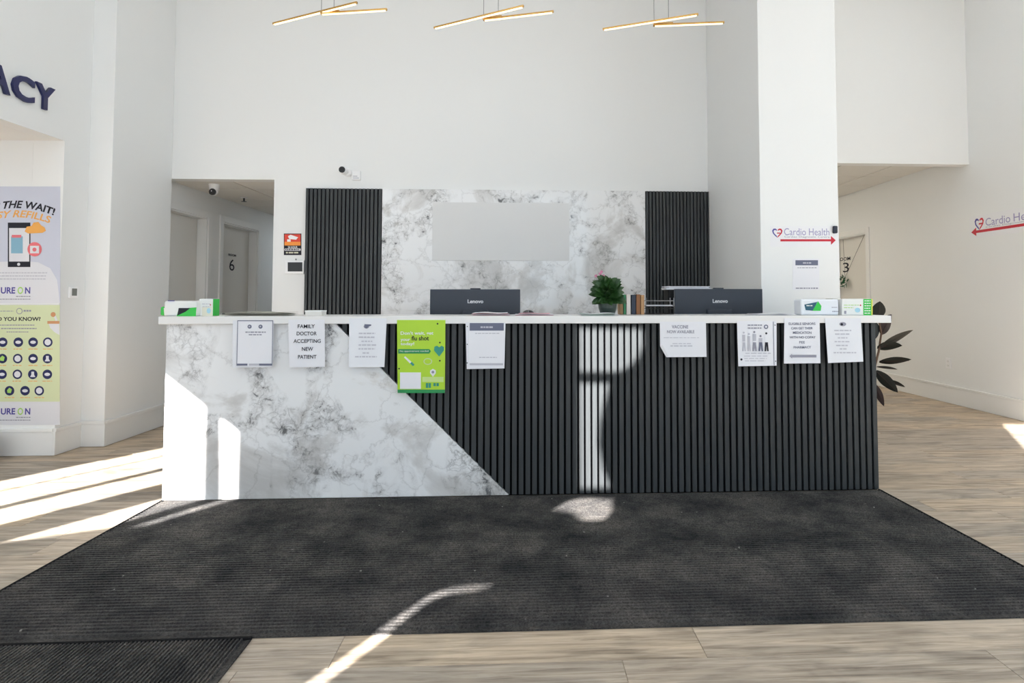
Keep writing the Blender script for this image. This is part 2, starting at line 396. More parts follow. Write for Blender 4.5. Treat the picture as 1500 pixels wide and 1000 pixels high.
# doors
def door(n, X, ya, yb, zt, side, label, num):
    s = side        # +1: wall faces +X (left corridor), -1: faces -X
    d0 = X - s * .105
    leaf = struct('door_%d' % n, box(min(d0, d0 - s * .04), max(d0, d0 - s * .04), ya + .004, yb - .004, .008, zt - .004), DOORM); leaf['label'] = label
    cas = B()
    for a, c, z0, z1 in ((ya - .075, ya + .0, 0, zt + .075), (yb - .0, yb + .075, 0, zt + .075), (ya, yb, zt, zt + .075)):
        bx(cas, min(X, X + s * .018), max(X, X + s * .018), a, c, z0, z1, .003)
    obj('casing', cas, TRIM, leaf)
    j = B(); x0, x1 = sorted((X, X - s * .10))
    bx(j, x0, x1, ya, ya + .015, 0, zt); bx(j, x0, x1, yb - .015, yb, 0, zt); bx(j, x0, x1, ya + .015, yb - .015, zt - .015, zt)
    obj('jamb', j, TRIM, leaf)
    h = B(); hy = ya + .09 if s > 0 else yb - .09
    tube(h, [(d0, hy, 1.0), (d0 + s * .05, hy, 1.0), (d0 + s * .05, hy + .11 * (1 if s > 0 else -1), 1.0)], .009); obj('door_handle', h, WIRE, leaf)
    return leaf, d0
d1, _ = door(1, XC, D1a, D1b, DL, 1, 'plain beige door beside the pharmacy pier', None)
d2, dx2 = door(2, XC, D2a, D2b, DL, 1, 'grey corridor door lettered with room number 6', '6')
p6 = Plane('XL', dx2)
text('room_lettering', p6, 'ROOM', (334.5, 374.5, 345.5, 371), INK, d2, bold=.02); 
text('room_number', p6, '6', (335.5, 396, 343, 379), INK, d2)
d3, dx3 = door(3, XR, D3a, D3b, DZ, -1, 'cream corridor door lettered with room number 3', '3')
p3 = Plane('XR', dx3)
text('room_lettering', p3, 'ROOM', (1227, 383, 1246, 378), INK, d3, bold=.02)
text('room_number', p3, '3', (1235, 399, 1244, 385), INK, d3)

# unseen street front: invented film sheets with gaps cut for sun patches, clear window
def back(p): dy = p.y - YF; return (p.x - SUN_K * dy, p.z + SUN_Z * dy)
def hull_clear(polys): return polys
CF = 3.59
holes = []  # invented gaps: sun patch outlines traced back along the sun
def slit(s0, s1, z0, z1, topcut=0): holes.append([(s0, z0), (s1, z0), (s1, z1 - topcut), (s0, z1)])
slit(-6.89, -6.60, .6, 3.55); slit(-6.57, -6.20, 1.3, 3.2); slit(-6.10, -5.76, .6, 3.1)
pA = [onY(*p, CF) for p in ((238, 533), (262, 545), (293, 563), (299, 576))]
zA = [back(p) for p in pA]
holes.append([(-5.40, 2.27), (zA[3][0], 2.36), (zA[3][0], zA[3][1]), zA[2], zA[1], (-5.36, zA[0][1]), (-5.40, zA[0][1] + .02)])
pB = [onY(*p, CF) for p in ((325.5, 597), (338, 600), (358, 614), (347, 628))]
zB = [back(p) for p in pB]
holes.append([(-4.985, 2.36), (zB[3][0], 2.36), zB[3], zB[2], zB[1], zB[0]])
holes.append([back(onY(*p, CF)) for p in ((848, 481), (940, 482), (941, 503), (934, 521), (918, 537), (904, 543), (848, 543))][::-1])
holes.append([back(onY(*p, CF)) for p in ((848, 561), (892, 561), (884, 588), (877, 618), (875, 650), (883, 688), (893, 712), (849, 714))][::-1])
holes.append([back(onZ(*p)) for p in ((815, 746), (832, 735), (852, 730), (897, 731), (897, 750), (888, 761), (858, 762), (843, 750))][::-1])
holes.append([back(onZ(*p)) for p in ((428, 1014), (450, 1018), (638, 877), (664, 868), (722, 859), (722, 856), (665, 860), (636, 869))][::-1])
win = [(0.0, .06, 1.5, 3.52)]
for x0, z0, x1, z1 in win: holes.append([(x0, z0), (x1, z0), (x1, z1), (x0, z1)])
def sheet(outer, hs, y, th):
    loops = [[Vector((x, z, 0)) for x, z in L] for L in [outer] + hs]
    flat = [p for L in loops for p in L]
    b = B(); f0 = [b.verts.new((p.x, y, p.y)) for p in flat]
    tris = tessellate_polygon(loops)
    for t in tris: b.faces.new([f0[i] for i in t])
    if th:
        f1 = [b.verts.new((p.x, y - th, p.y)) for p in flat]; k = 0
        for t in tris: b.faces.new([f1[i] for i in reversed(t)])
        for L in loops:
            n = len(L)
            for i in range(n): b.faces.new((f0[k + i], f0[k + (i + 1) % n], f1[k + (i + 1) % n], f1[k + i]))
            k += n
    return b
def rect(x0, z0, x1, z1): return [(x0, z0), (x1, z0), (x1, z1), (x0, z1)]
films = [(-7.3, .08, -4.2, 3.58), (-3.35, .08, -.12, 4.0)]
clear = holes[-len(win):]; gaps = holes[:-len(win)]
struct('wall_front', sheet([(-7.6, 0), (4.95, 0), (4.95, H), (-7.6, H)], clear + [rect(*f) for f in films], YF, .012), PAINT)
FILM = bpy.data.materials.new('added_frosted_film'); FILM.use_nodes = True; fn = FILM.node_tree; fn.nodes.clear()
fo = fn.nodes.new('ShaderNodeOutputMaterial'); fm = fn.nodes.new('ShaderNodeMixShader'); fd = fn.nodes.new('ShaderNodeBsdfDiffuse'); ft = fn.nodes.new('ShaderNodeBsdfTranslucent')
fd.inputs[0].default_value = (.80, .81, .82, 1); ft.inputs[0].default_value = (.76, .87, 1, 1); fm.inputs[0].default_value = .085
fn.links.new(fd.outputs[0], fm.inputs[1]); fn.links.new(ft.outputs[0], fm.inputs[2]); fn.links.new(fm.outputs[0], fo.inputs[0])
for n_, f in enumerate(films):     # translucent sheets added for frontal glow, cut where sun patches need it
    o = struct('window_%d' % (n_ + 2), sheet(rect(*f), [g for g in gaps if f[0] < g[0][0] < f[2]], YF - .006, 0), FILM)
GLASS = bpy.data.materials.new('window_glass'); GLASS.use_nodes = True
gn = GLASS.node_tree; gn.nodes.clear()
go = gn.nodes.new('ShaderNodeOutputMaterial'); gm = gn.nodes.new('ShaderNodeMixShader'); gt = gn.nodes.new('ShaderNodeBsdfTransparent'); gg = gn.nodes.new('ShaderNodeBsdfGlossy')
gg.inputs['Roughness'].default_value = 0; gm.inputs[0].default_value = .06
gn.links.new(gt.outputs[0], gm.inputs[1]); gn.links.new(gg.outputs[0], gm.inputs[2]); gn.links.new(gm.outputs[0], go.inputs[0])
FRAME = mat('window_frame_black', (.02, .02, .02), .4)
for i, (x0, z0, x1, z1) in enumerate(win):
    fr = B()
    for a in [x0, x1 - .05] + [.75]: bx(fr, a, a + .05, YF - .06, YF - .013, z0, z1)
    bx(fr, x0, x1, YF - .06, YF - .013, z0, z0 + .05); bx(fr, x0, x1, YF - .06, YF - .013, z1 - .03, z1)
    wo = struct('window_%d' % (i + 1), fr, FRAME)
    obj('window_pane', box(x0, x1, YF - .04, YF - .036, z0, z1), GLASS, wo)
    pd = bpy.data.lights.new('portal', 'AREA'); pd.shape = 'RECTANGLE'; pd.size = x1 - x0; pd.size_y = z1 - z0; pd.cycles.is_portal = True
    po = bpy.data.objects.new('window_portal', pd); COL.objects.link(po); po.location = ((x0 + x1) / 2, YF - .02, (z0 + z1) / 2); po.rotation_euler = (R(90), 0, 0)
fr = B()  # added window out of view, lets skylight reach the left wall
for a in (SW[0], (SW[0] + SW[1]) / 2 - .025, SW[1] - .05): bx(fr, XR + .05, XR + .1, a, a + .05, SW[2], SW[3])
for a in (SW[2], SW[3] - .05): bx(fr, XR + .05, XR + .1, SW[0] + .05, SW[1] - .05, a, a + .05)
wo = struct('window_4', fr, FRAME); obj('window_pane', box(XR + .07, XR + .074, SW[0] + .05, SW[1] - .05, SW[2] + .05, SW[3] - .05), GLASS, wo)
pd = bpy.data.lights.new('portal', 'AREA'); pd.shape = 'RECTANGLE'; pd.size = SW[3] - SW[2]; pd.size_y = SW[1] - SW[0]; pd.cycles.is_portal = True
po = bpy.data.objects.new('window_portal', pd); COL.objects.link(po); po.location = (XR + .06, (SW[0] + SW[1]) / 2, (SW[2] + SW[3]) / 2); po.rotation_euler = (0, R(90), 0)
struct('pavement', box(-40, 40, -40, 20, -.2, -.1), mat('concrete_paving', (.45, .44, .42), .9))

# ================================================================== RECEPTION COUNTER
KX0, KX1, KY, KT = -2.081, 2.182, 3.59, 1.024
ct = thing('reception_counter', 'long reception counter faced with white marble and charcoal vertical slats', 'counter', (0, 3.9, 0))
b = B(); bx(b, KX0, KX1, KY + .018, KY + .13, .0, KT); bx(b, KX0, KX0 + .04, KY + .13, 4.36, 0, KT); bx(b, KX1 - .04, KX1, KY + .13, 4.36, 0, KT)
obj('carcass', b, BACKING, ct)
dgx0, dgx1 = -1.108, -.083                       # the slanted edge of the marble, top and bottom
pl_front = Plane('Y', KY)
b = B(); prism(b, [(KX0, KY - .004, .009), (dgx1, KY - .004, .009), (dgx0, KY - .004, KT), (KX0, KY - .004, KT)], (0, .021, 0)); obj('marble_panel', b, MARBLE, ct)
pitch = .0403; x = KX1 - .028; slat_me = {}
while x > dgx0:
    x1 = x + .027
    zlo = 0.009
    if x < dgx1:      # cut by the slant
        zlo = KT * (dgx1 - x) / (dgx1 - dgx0) + .009
        zhi0 = max(.009, KT * (dgx1 - x1) / (dgx1 - dgx0) + .009)
        b = B(); prism(b, [(x, KY, min(zlo, KT - .002)), (x1, KY, zhi0), (x1, KY, KT), (x, KY, KT)], (0, .017, 0)); obj('slat', b, SLAT, ct)
    else:
        if 'full' not in slat_me:
            me = bpy.data.meshes.new('slat'); b = box(0, .027, 0, .017, 0, KT - .009, .0015); b.to_mesh(me); b.free(); me.materials.append(SLAT); slat_me['full'] = me
        inst('slat', slat_me['full'], ct, (x, KY, .009))
    x -= pitch
wt = obj('worktop', box(-2.112, 2.262, 3.555, 3.985, KT + .0005, 1.069, .003), WORKTOP); tag(wt, 'long white laminate worktop capping the reception counter', 'worktop')
dk = thing('desk', 'white staff desk tucked behind the reception counter', 'desk', (0, 4.1, 0))
obj('desk_top', box(-2.03, 2.13, 3.94, 4.38, .71, .745, .003), WHITE, dk)
for x in (-2.0, -.7, .7, 2.08): obj('support_panel', box(x - .015, x + .015, 3.96, 4.36, 0, .709), WHITE, dk)

# entrance mats
def ribbed(name, L, D, pitch, label):
    b = B(); prof = [(0, 0), (0, .006)]; y = .025
    while y < D - .03:
        prof += [(y, .0025), (y + pitch * .16, .0105), (y + pitch * .62, .0105), (y + pitch * .78, .0025)]; y += pitch
    prof += [(D, .006), (D, 0)]
    a = [b.verts.new((0, y, z)) for y, z in prof]; c = [b.verts.new((L, y, z)) for y, z in prof]
    for i in range(len(prof) - 1): b.faces.new((a[i], c[i], c[i + 1], a[i + 1]))
    b.faces.new(a[::-1]); b.faces.new(c); b.faces.new((a[0], a[-1], c[-1], c[0]))
    o = obj(name, b, MATC, loc=(0, 0, 0)); tag(o, label, 'mat', 'ribbed entrance mats')
    for x0 in (-.014, L): obj('edge_binding', box(x0, x0 + .014, 0, D, 0, .0112, .002), BACKING, o)
    return o
m1 = ribbed('entrance_mat', KX1 - KX0 - .025, KY - .006 - 2.147, .0225, 'wide charcoal ribbed mat lying along the foot of the counter')
m1.location = (KX0 + .012, 2.147, .0005)
m2 = ribbed('entrance_mat', 1.9, 1.25, .0135, 'charcoal ribbed mat meeting the wide mat at its front corner')
m2.rotation_euler = (0, 0, R(90.3)); m2.location = (-.918, .229, .0005)

# ================================================================== BACK WALL PANELS
PT = 2.232
def slat_panel(px0, px1, label):
    a = onY(px0, 300, YB).x; c = onY(px1, 300, YB).x
    t = thing('slat_panel', label, 'wall panel', ((a + c) / 2, YB, 0.0)); obj('backing', box(a, c, YB - .012, YB - .0005, .0, PT), BACKING, t)
    n = 19; p = (c - a) / n
    me = bpy.data.meshes.new('slat'); b = box(0, p * .68, -.018, 0, 0, PT - .002, .0015); b.to_mesh(me); b.free(); me.materials.append(SLAT)
    for i in range(n): inst('slat', me, t, (a + p * (i + .16), YB - .0125, .001))
    return a, c
a0, a1 = slat_panel(448.5, 560.5, 'charcoal slatted wall panel beside the surveillance notice')
c0, c1 = slat_panel(944.5, 1039.5, 'charcoal slatted wall panel beside the white column')
ms = obj('marble_backsplash', box(a1 + .001, c0 - .001, YB - .022, YB - .0005, 0, PT), MARBLE2); tag(ms, 'tall polished white marble panel between two slatted panels', 'wall panel')
pb = Plane('Y', YB - .0225)
PALE = mat('pale_blurred_area', (.72, .72, .72), .4)  # plate stands in for a blurred-out logo area on the marble
t = [pb.at(634, 296), pb.at(834, 382)]
sg = obj('blurred_area_plate', box(t[0].x, t[1].x, YB - .026, YB - .0225, t[1].z, t[0].z, .001), PALE); tag(sg, 'pale grey plate standing in for a blurred-out area of the marble backsplash', 'sign')

# ================================================================== PENDANTS
def pendant(k, A0, A1, B0, B1, wires, label):
    zc = 3.20 if k == 0 else 3.17 if k == 1 else 3.16
    pa, pb_, pc, pd_ = onZ(*A0, zc), onZ(*A1, zc), onZ(*B0, zc - .012), onZ(*B1, zc - .012)
    mid = (pa + pb_ + pc + pd_) / 4
    t = thing('pendant_light', label, 'pendant light', (mid.x, mid.y, zc - .03), 'gold stick pendants over the counter')
    for q, (s, e) in enumerate(((pa, pb_), (pc, pd_))):
        d = (e - s).normalized(); n = Vector((-d.y, d.x, 0)) * .007
        b = B(); prism(b, [s - n, e - n, e + n, s + n], (0, 0, .013)); bar = obj('light_bar', b, GOLD, t)
        b = B(); n2 = n * .8; s2 = s + d * .012; e2 = e - d * .012; prism(b, [s2 - n2, e2 - n2, e2 + n2, s2 + n2], (0, 0, -.006)); obj('led_strip', b, LED, bar)
    # joint block where the bars cross
    d = (pd_ - pc).normalized(); j0 = pc + d * .0; j1 = pc + d * .14; n = Vector((-d.y, d.x, 0)) * .013
    b = B(); prism(b, [j0 - n, j1 - n, j1 + n, j0 + n], (0, 0, .018)); obj('joint_block', b, GOLD, t)
    for wx in wires:
        f = min(max((wx - A0[0]) / (A1[0] - A0[0]), 0), 1); p = pa.lerp(pb_, f)
        b = B(); tube(b, [(p.x, p.y, zc + .012), (p.x, p.y, H - .03)], .0022, 6); obj('suspension_wire', b, WIRE, t)
    p = pa.lerp(pb_, .62); b = B(); lathe(b, (p.x, p.y, H - .03), [(.07, 0), (.075, .008), (.075, .029)]); obj('ceiling_rose', b, GOLD, t)
pendant(0, (400, 36), (523, 5), (470, 21), (567, 15), (473, 491), 'gold crossed-stick pendant hanging above the marble end of the counter')
pendant(1, (636, 42), (767, 10), (708, 30), (811, 18), (711, 732), 'gold crossed-stick pendant hanging between the two other pendants')
pendant(2, (883, 44), (1023, 22), (957, 38), (1061, 34), (960, 981), 'gold crossed-stick pendant hanging closest to the white column')

# ================================================================== PHARMACY SIDE
pf = Plane('XL', XP)
sgn = thing('pharmacy_sign', 'raised navy block letters on the white fascia above the opening', 'sign', (XP, 3.4, 2.55))
# letters: the last three show; each letter its own piece, same cap height
zlo, zhi = 2.558, 2.737
def letter(ch, y0, y1):
    bm = glyphs(ch, .03, 0, .02); xs = [v.co.x for v in bm.verts]; ys = [v.co.y for v in bm.verts]
    lx, hx, ly, hy = min(xs), max(xs), min(ys), max(ys)
    for v in bm.verts: v.co = Vector((XP + .003 + (v.co.z + .02) * .45, y0 + (v.co.x - lx) / (hx - lx) * (y1 - y0), zlo + (v.co.y - ly) / (hy - ly) * (zhi - zlo)))
    obj('letter', bm, NAVY, sgn)
yl = [onX(px, 140, XP).y for px in (-24, 11, 14, 47, 49, 77)]
letter('Y', yl[4], yl[5]); letter('C', yl[2], yl[3]); letter('A', yl[0], yl[1])
y = yl[0] - .02
for ch, wd in (('M', .20), ('R', .14), ('A', .17), ('H', .15), ('P', .13)): letter(ch, y - wd, y); y -= wd + .03
# posters
pp = Plane('Y', YP)
P1BG = mat('poster_bluegrey', (.56, .58, .68), .4); P1LT = mat('poster_pale', (.70, .70, .74), .4); P2BG = mat('poster_sage', (.62, .68, .42), .4)
ORANGE = mat('ink_orange', (.80, .38, .08), .5); PINK = mat('ink_pink', (.75, .16, .18), .5); SKYB = mat('ink_skyblue', (.22, .42, .55), .5); TAN = mat('ink_tan', (.55, .26, .12), .5); LG = mat('ink_leaf', (.35, .62, .12), .5)
c = pp.at(26, 445)
po = thing('refill_poster', 'pale blue poster with a phone drawing about easy refills', 'poster', (c.x, YP, c.z), 'posters on the pharmacy wall')
pxrect('sheet', pp, -36, 273, 88.5, 444, P1BG, po, off=.001, th=.0012)
pxpoly('pale_panel', pp, [(-36, 392), (-10, 384), (30, 382), (56, 384), (74, 393), (84, 410), (88, 444), (-36, 444)], P1LT, po, off=.0023)
text('headline', pp, 'SKIP THE WAIT!', (-31, 304.5, 82, 294), INK, po, bold=.03, shear=.25, arc=.06, off=.003)
text('subhead', pp, 'EASY REFILLS', (-24, 318, 76, 308), ORANGE, po, bold=.02, shear=.25, arc=.05, off=.003)
ph = pxrect('phone', pp, 12, 326, 45, 391, INK, po, off=.003); pxrect('phone_screen', pp, 14, 334, 43.5, 383, P1LT, ph, off=.0036)
pxrect('phone_picture', pp, 17, 346, 34, 371, SKYB, ph, off=.0042); pxrect('phone_picture_top', pp, 18, 344, 32, 348, PINK, ph, off=.0046); pxdisc('phone_button', pp, 28, 387, 2.2, P1LT, ph, off=.0036)
pxpoly('cloud', pp, [(37, 339), (40, 332), (47, 331), (50, 326), (57, 325), (61, 330), (66, 333), (68, 338), (63, 341), (42, 342)], ORANGE, po, off=.005)
cm = pxdisc('camera_badge', pp, 51.5, 365, 10.5, PINK, po, off=.005); pxrect('camera_icon', pp, 45, 360, 58, 371, P1LT, cm, off=.0056); pxdisc('camera_lens', pp, 51.5, 365.5, 3, PINK, cm, off=.006)
lines('small_print', pp, [(-20, 70, 399.5, 1.6), (-20, 68, 404, 1.6), (-18, 68, 408.5, 1.6)], INKL, po, off=.003)
def logo(par, y):
    text('brand_lettering', pp, 'URE', (1.5, y, 23, y - 9.5), BLUEV, par, bold=.03, off=.003)
    text('brand_letter', pp, 'O', (26, y + .5, 34.5, y - 10), LG, par, bold=.02, off=.003); text('brand_letter', pp, 'N', (37, y, 45, y - 9.5), BLUEV, par, bold=.03, off=.003)
    lines('brand_tagline', pp, [(24, 45, y + 4, 1.4), (0, 45, y + 8, 1.2)], INKG, par, off=.003, word=3)
logo(po, 430)
c = pp.at(26, 622)
p2 = thing('conditions_poster', 'sage green poster with rows of navy round icons', 'poster', (c.x, YP, c.z), 'posters on the pharmacy wall')
pxrect('sheet', pp, -36, 446, 88, 622, P1LT, p2, off=.001, th=.0012); pxrect('green_field', pp, -36, 446.5, 88, 588, P2BG, p2, off=.0023)
text('headline', pp, 'DID YOU KNOW?', (-12, 470, 60, 464), INK, p2, bold=.03, off=.003)
lines('small_print', pp, [(-2, 52, 476, 1.4), (2, 54, 481, 1.6), (10, 42, 486, 1.2)], INKG, p2, off=.003, word=3)
lines('partner_mark', pp, [(-4, 20, 455.5, 1), (35, 46, 455, 2.6)], INKG, p2, off=.003); pxdisc('partner_ring', pp, 29, 455.5, 4.6, INKG, p2, off=.003); pxdisc('partner_ring_fill', pp, 29, 455.5, 3.6, P2BG, p2, off=.0036)
mo = pxpoly('mortar', pp, [(71, 471), (87.5, 471), (87.5, 490.5), (80, 486), (74, 480)], P1LT, p2, off=.003); pxrect('mortar_rim', pp, 70, 470, 87.5, 474, TAN, mo, off=.0036); pxpoly('pestle', pp, [(79, 462), (81.5, 461), (85, 469), (82, 470)], P1LT, mo, off=.0036); pxdisc('pestle_end', pp, 78.5, 460.5, 3.6, TAN, mo, off=.004)
for cy_, xs in ((501, (-40 + 22, 4.5, 27.3, 49, 70.5)), (525, (-18, 4, 26.5, 49, 70)), (548, (-18, 3.5, 26, 48.5, 69.8)), (572, (-8, 14.5, 37.2, 58))):
    for i, x in enumerate(xs):
        ic = pxdisc('icon', pp, x, cy_, 7.0, NAVY, p2, off=.003)
        q = int(x * 7 + cy_) % 4
        g = P1LT if q != 1 else LG
        if q == 0: pxpoly('icon_glyph', pp, circ((x, cy_), 4.2, 12, 2.4), g, ic, off=.0036)
        elif q == 1: pxpoly('icon_glyph', pp, [(x - 3, cy_ + 3), (x - 3.5, cy_ - 1), (x, cy_ - 4.5), (x + 3.5, cy_ - 2), (x + 2, cy_ + 3.5)], g, ic, off=.0036)
        elif q == 2: pxdisc('icon_glyph', pp, x, cy_, 4.6, g, ic, off=.0036)
        else: pxpoly('icon_glyph', pp, [(x - 4, cy_ + 4), (x - 2, cy_ + .5), (x - 2, cy_ - 4), (x + 2, cy_ - 4), (x + 2, cy_ + .5), (x + 4, cy_ + 4)], g, ic, off=.0036)
    lines('icon_captions', pp, [(x - 7, x + 7, cy_ + 10, 1.0) for x in xs], ORANGE, p2, off=.003, word=5)
logo(p2, 607)
# small wall control on the pier
pj = Plane('XL', XP)
a = onX(101, 428, XP); tc_ = thing('wall_thermostat', 'small white thermostat with grey screen on the pier beside posters', 'thermostat', (XP, a.y + .02, a.z - .05))
obj('housing', box(XP + .0003, XP + .018, a.y - .012, a.y + .075, a.z - .045, a.z + .045, .004), WHITE, tc_)
obj('screen', box(XP + .018, XP + .0195, a.y + .006, a.y + .057, a.z - .026, a.z + .03), mat('lcd_grey', (.16, .17, .16), .3), tc_)
# black bin at the foot of the poster wall
c = onZ(-19, 672)
bn = thing('floor_tub', 'low black tapered tub on the floor under the posters', 'tub', (c.x, c.y - .09, 0))
b = B(); lathe(b, (c.x, c.y - .09, 0), [(.085, 0), (.105, .15), (.112, .155), (.112, .17), (.10, .17), (.08, .02)]); obj('tub_body', b, BLACKP, bn)

# ================================================================== THINGS ON THE BACK WALL
pw = Plane('Y', YB)
c = pw.at(429, 373)
cs = thing('surveillance_notice', 'red and black video surveillance notice above the intercom', 'sign', (c.x, YB, c.z))
pxrect('plate', pw, 416, 342, 441.5, 373.5, INK, cs, off=.0003, th=.003)
pxrect('red_field', pw, 417, 343, 440.5, 354, mat('notice_red', (.72, .05, .02), .4), cs, off=.0035); pxrect('orange_field', pw, 417, 354, 440.5, 359.5, mat('notice_orange', (.85, .28, .03), .4), cs, off=.0035)
pxpoly('camera_drawing', pw, [(422, 346), (426, 343.8), (437, 347.5), (434, 351), (424, 350)], WHITE, cs, off=.0042); pxrect('camera_bracket', pw, 421, 350.5, 426, 354, WHITE, cs, off=.0042)
text('lettering', pw, '24 HOUR', (422, 363.5, 436, 360.5), WHITE, cs, bold=.02, off=.0042)
pxrect('white_band', pw, 417, 364, 440.5, 367, WHITE, cs, off=.0035); lines('notice_print', pw, [(418, 439, 365.5, 1.6)], INK, cs, off=.0044, word=3); lines('notice_lower_print', pw, [(419, 438, 370, 2.2)], mat('ink_cream', (.6, .6, .45), .5), cs, off=.0042, word=5)
c = pw.at(432, 402)
ic = thing('intercom_panel', 'white intercom panel with dark screen below the surveillance notice', 'intercom', (c.x, YB, c.z))
q0, q1 = pw.at(418.5, 381.5), pw.at(446, 401); obj('housing', box(q0.x, q1.x, YB - .022, YB - .0005, q1.z, q0.z, .004), WHITE, ic)
pz = Plane('Y', YB - .022); pxrect('screen', pz, 421.5, 384, 443, 397.5, BLACKP, ic, off=.0003, th=.001); b = B(); tube(b, [pz.at(433, 381) + Vector((0, .01, 0)), pz.at(433, 378.5) + Vector((0, .01, 0))], .004); obj('antenna', b, BLACKP, ic)
def bullet_camera(px, py, label, Y=YB):
    c = onY(px, py, Y); t = thing('security_camera', label, 'security camera', (c.x, Y, c.z - .05), 'security cameras')
    b = B(); lathe(b, (c.x + .015, Y - .0005, c.z), [(.04, 0), (.042, .012), (.03, .02)], 20, 'Y'); obj('wall_mount', b, WHITE, t)
    b = B(); tube(b, [(c.x + .015, Y - .02, c.z), (c.x + .008, Y - .06, c.z + .002)], .012); obj('arm', b, WHITE, t)
    b = B(); lathe(b, (c.x, Y - .05, c.z), [(.030, 0), (.034, .01), (.034, .085), (.031, .09)], 20, 'Y'); h = obj('camera_body', b, WHITE, t)
    b = B(); lathe(b, (c.x, Y - .1405, c.z), [(.030, 0), (.030, .004), (.02, .007)], 20, 'Y'); obj('lens_face', b, BLACKP, h)
bullet_camera(507.5, 253, 'white security camera with black lens on the back wall')
c = pw.at(522.5, 257.5); jb = thing('sensor_box', 'small white sensor box beside the back wall camera', 'sensor', (c.x, YB, c.z - .05))
obj('cover', box(c.x - .04, c.x + .04, YB - .022, YB - .0005, c.z - .045, c.z + .045, .005), WHITE, jb); obj('vent_slot', box(c.x - .028, c.x + .012, YB - .0245, YB - .022, c.z - .012, c.z - .004), INKL, jb); obj('vent_slot', box(c.x - .028, c.x + .028, YB - .0245, YB - .022, c.z - .03, c.z - .022), INKL, jb)
# dome camera and sprinkler on the left corridor ceiling
c = onZ(314, 270, 2.325); t = thing('security_camera', 'white turret camera fixed under the corridor ceiling tiles', 'security camera', (c.x, c.y, 2.325), 'security cameras')
b = B(); lathe(b, (c.x, c.y, 2.258), [(.03, 0), (.045, .012), (.05, .05), (.052, .067)]); obj('mount', b, WHITE, t)
b = B(); bmesh.ops.create_uvsphere(b, u_segments=20, v_segments=12, radius=.042, matrix=Matrix.Translation((c.x, c.y - .012, 2.25))); e = obj('camera_ball', b, WHITE, t, smooth=True)
b = B(); lathe(b, (c.x + .004, c.y - .043, 2.243), [(.033, -.012), (.033, .004), (.026, .010)], 20, 'Y'); obj('lens_face', b, BLACKP, e)
c = onZ(357.5, 289, 2.325); t = thing('sprinkler_head', 'small dark sprinkler head under the corridor ceiling', 'sprinkler', (c.x, c.y, 2.325))
b = B(); lathe(b, (c.x, c.y, 2.316), [(.035, 0), (.038, .009)]); obj('escutcheon', b, WHITE, t); b = B(); lathe(b, (c.x, c.y, 2.275), [(.028, 0), (.028, .004), (.008, .006), (.010, .04)]); obj('deflector', b, BLACKP, t)

# ================================================================== COLUMN AND RIGHT WALL SIGNS
def heart(pl, cx, cy, s, par, off):
    for sgn_, m, nm in ((-1, BLUEV, 'heart_half'), (1, RED, 'heart_half')):
        o_ = [(0, 7)] + [(sgn_ * x, y) for x, y in ((4, 3.5), (7, 0), (8, -4), (6, -7), (3, -7.3), (.6, -5.5))]
        i_ = [(sgn_ * x, y) for x, y in ((.8, -3.6), (3, -5), (5, -4.6), (5.8, -3), (5, -.3), (3, 2), (.6, 4.4))]
        for k in range(6):
            pass
        pxpoly(nm, pl, [(cx + x * s, cy + y * s) for x, y in o_ + i_], m, par, off)
    pxrect('heart_bar', pl, cx - .6 * s, cy - 1 * s, cx + 4.6 * s, cy + .6 * s, RED, par, off + .0005)
pc_ = Plane('Y', CYF)
c = pc_.at(1178, 357)
s1 = thing('direction_sign', 'cardio health sign with red arrow on the white column', 'sign', (c.x, CYF, c.z), 'cardio health direction signs')
VINYL = mat('sign_vinyl', (.80, .80, .82), .3)
pxrect('backing_sheet', pc_, 1128, 331, 1228.5, 361, VINYL, s1, off=.0004, th=.0008)
heart(pc_, 1138.5, 341.5, .95, s1, .0016)
text('lettering', pc_, 'Cardio Health', (1148.5, 344.5, 1214.5, 334.5), LILAC, s1, off=.0018)
text('sub_lettering', pc_, 'Cardiac Diagnostic Centre', (1149, 348.8, 1215, 345.6), INKG, s1, off=.0018)
pxpoly('arrow', pc_, [(1143, 350.3), (1217, 350.3), (1217, 345.5), (1224, 351.8), (1217, 358.5), (1217, 353.5), (1143, 353.5)], RED, s1, off=.0020)
c = pc_.at(1221.5, 342)
t = thing('door_chime', 'small black rounded device at the column edge above the arrow', 'device', (c.x, CYF, c.z))
a, e = pc_.at(1218.6, 331), pc_.at(1225, 342); obj('housing', box(a.x, e.x, CYF - .028, CYF - .0018, e.z, a.z, .008), mat('navy_plastic', (.01, .012, .03), .3), t)
obj('button', box((a.x + e.x) / 2 - .006, (a.x + e.x) / 2 + .006, CYF - .030, CYF - .028, e.z + .012, e.z + .024, .001), BLACKP, t)
c = pc_.at(1180, 424)
t = thing('column_notice', 'white notice sheet with photo banner taped on the column', 'notice', (c.x, CYF, c.z))
pxrect('sheet', pc_, 1161, 379, 1200, 424.5, PAPER, t, off=.0006, th=.0008); pxrect('photo_banner', pc_, 1165, 381, 1198, 388.5, INKP, t, off=.0018)
lines('banner_print', pc_, [(1176, 1188, 385, 2)], INKL, t, off=.0026, word=4); lines('small_print', pc_, [(1168, 1196, 392, 1), (1165.5, 1187, 422, 1.6), (1188, 1198, 422, 1.8)], INKG, t)
pr = Plane('XR', XR)
c = onX(1460, 340, XR)
s2 = thing('direction_sign', 'cardio health sign with arrow pointing to corridor on right wall', 'sign', (XR, c.y, c.z), 'cardio health direction signs')
ya, yb_ = onX(1423, 340, XR).y, onX(1496, 331, XR).y        # arrow tip, arrow tail
za = 1.886
def q(d, z): return (-(ya - d), z)                          # d metres from the arrow tip towards the street
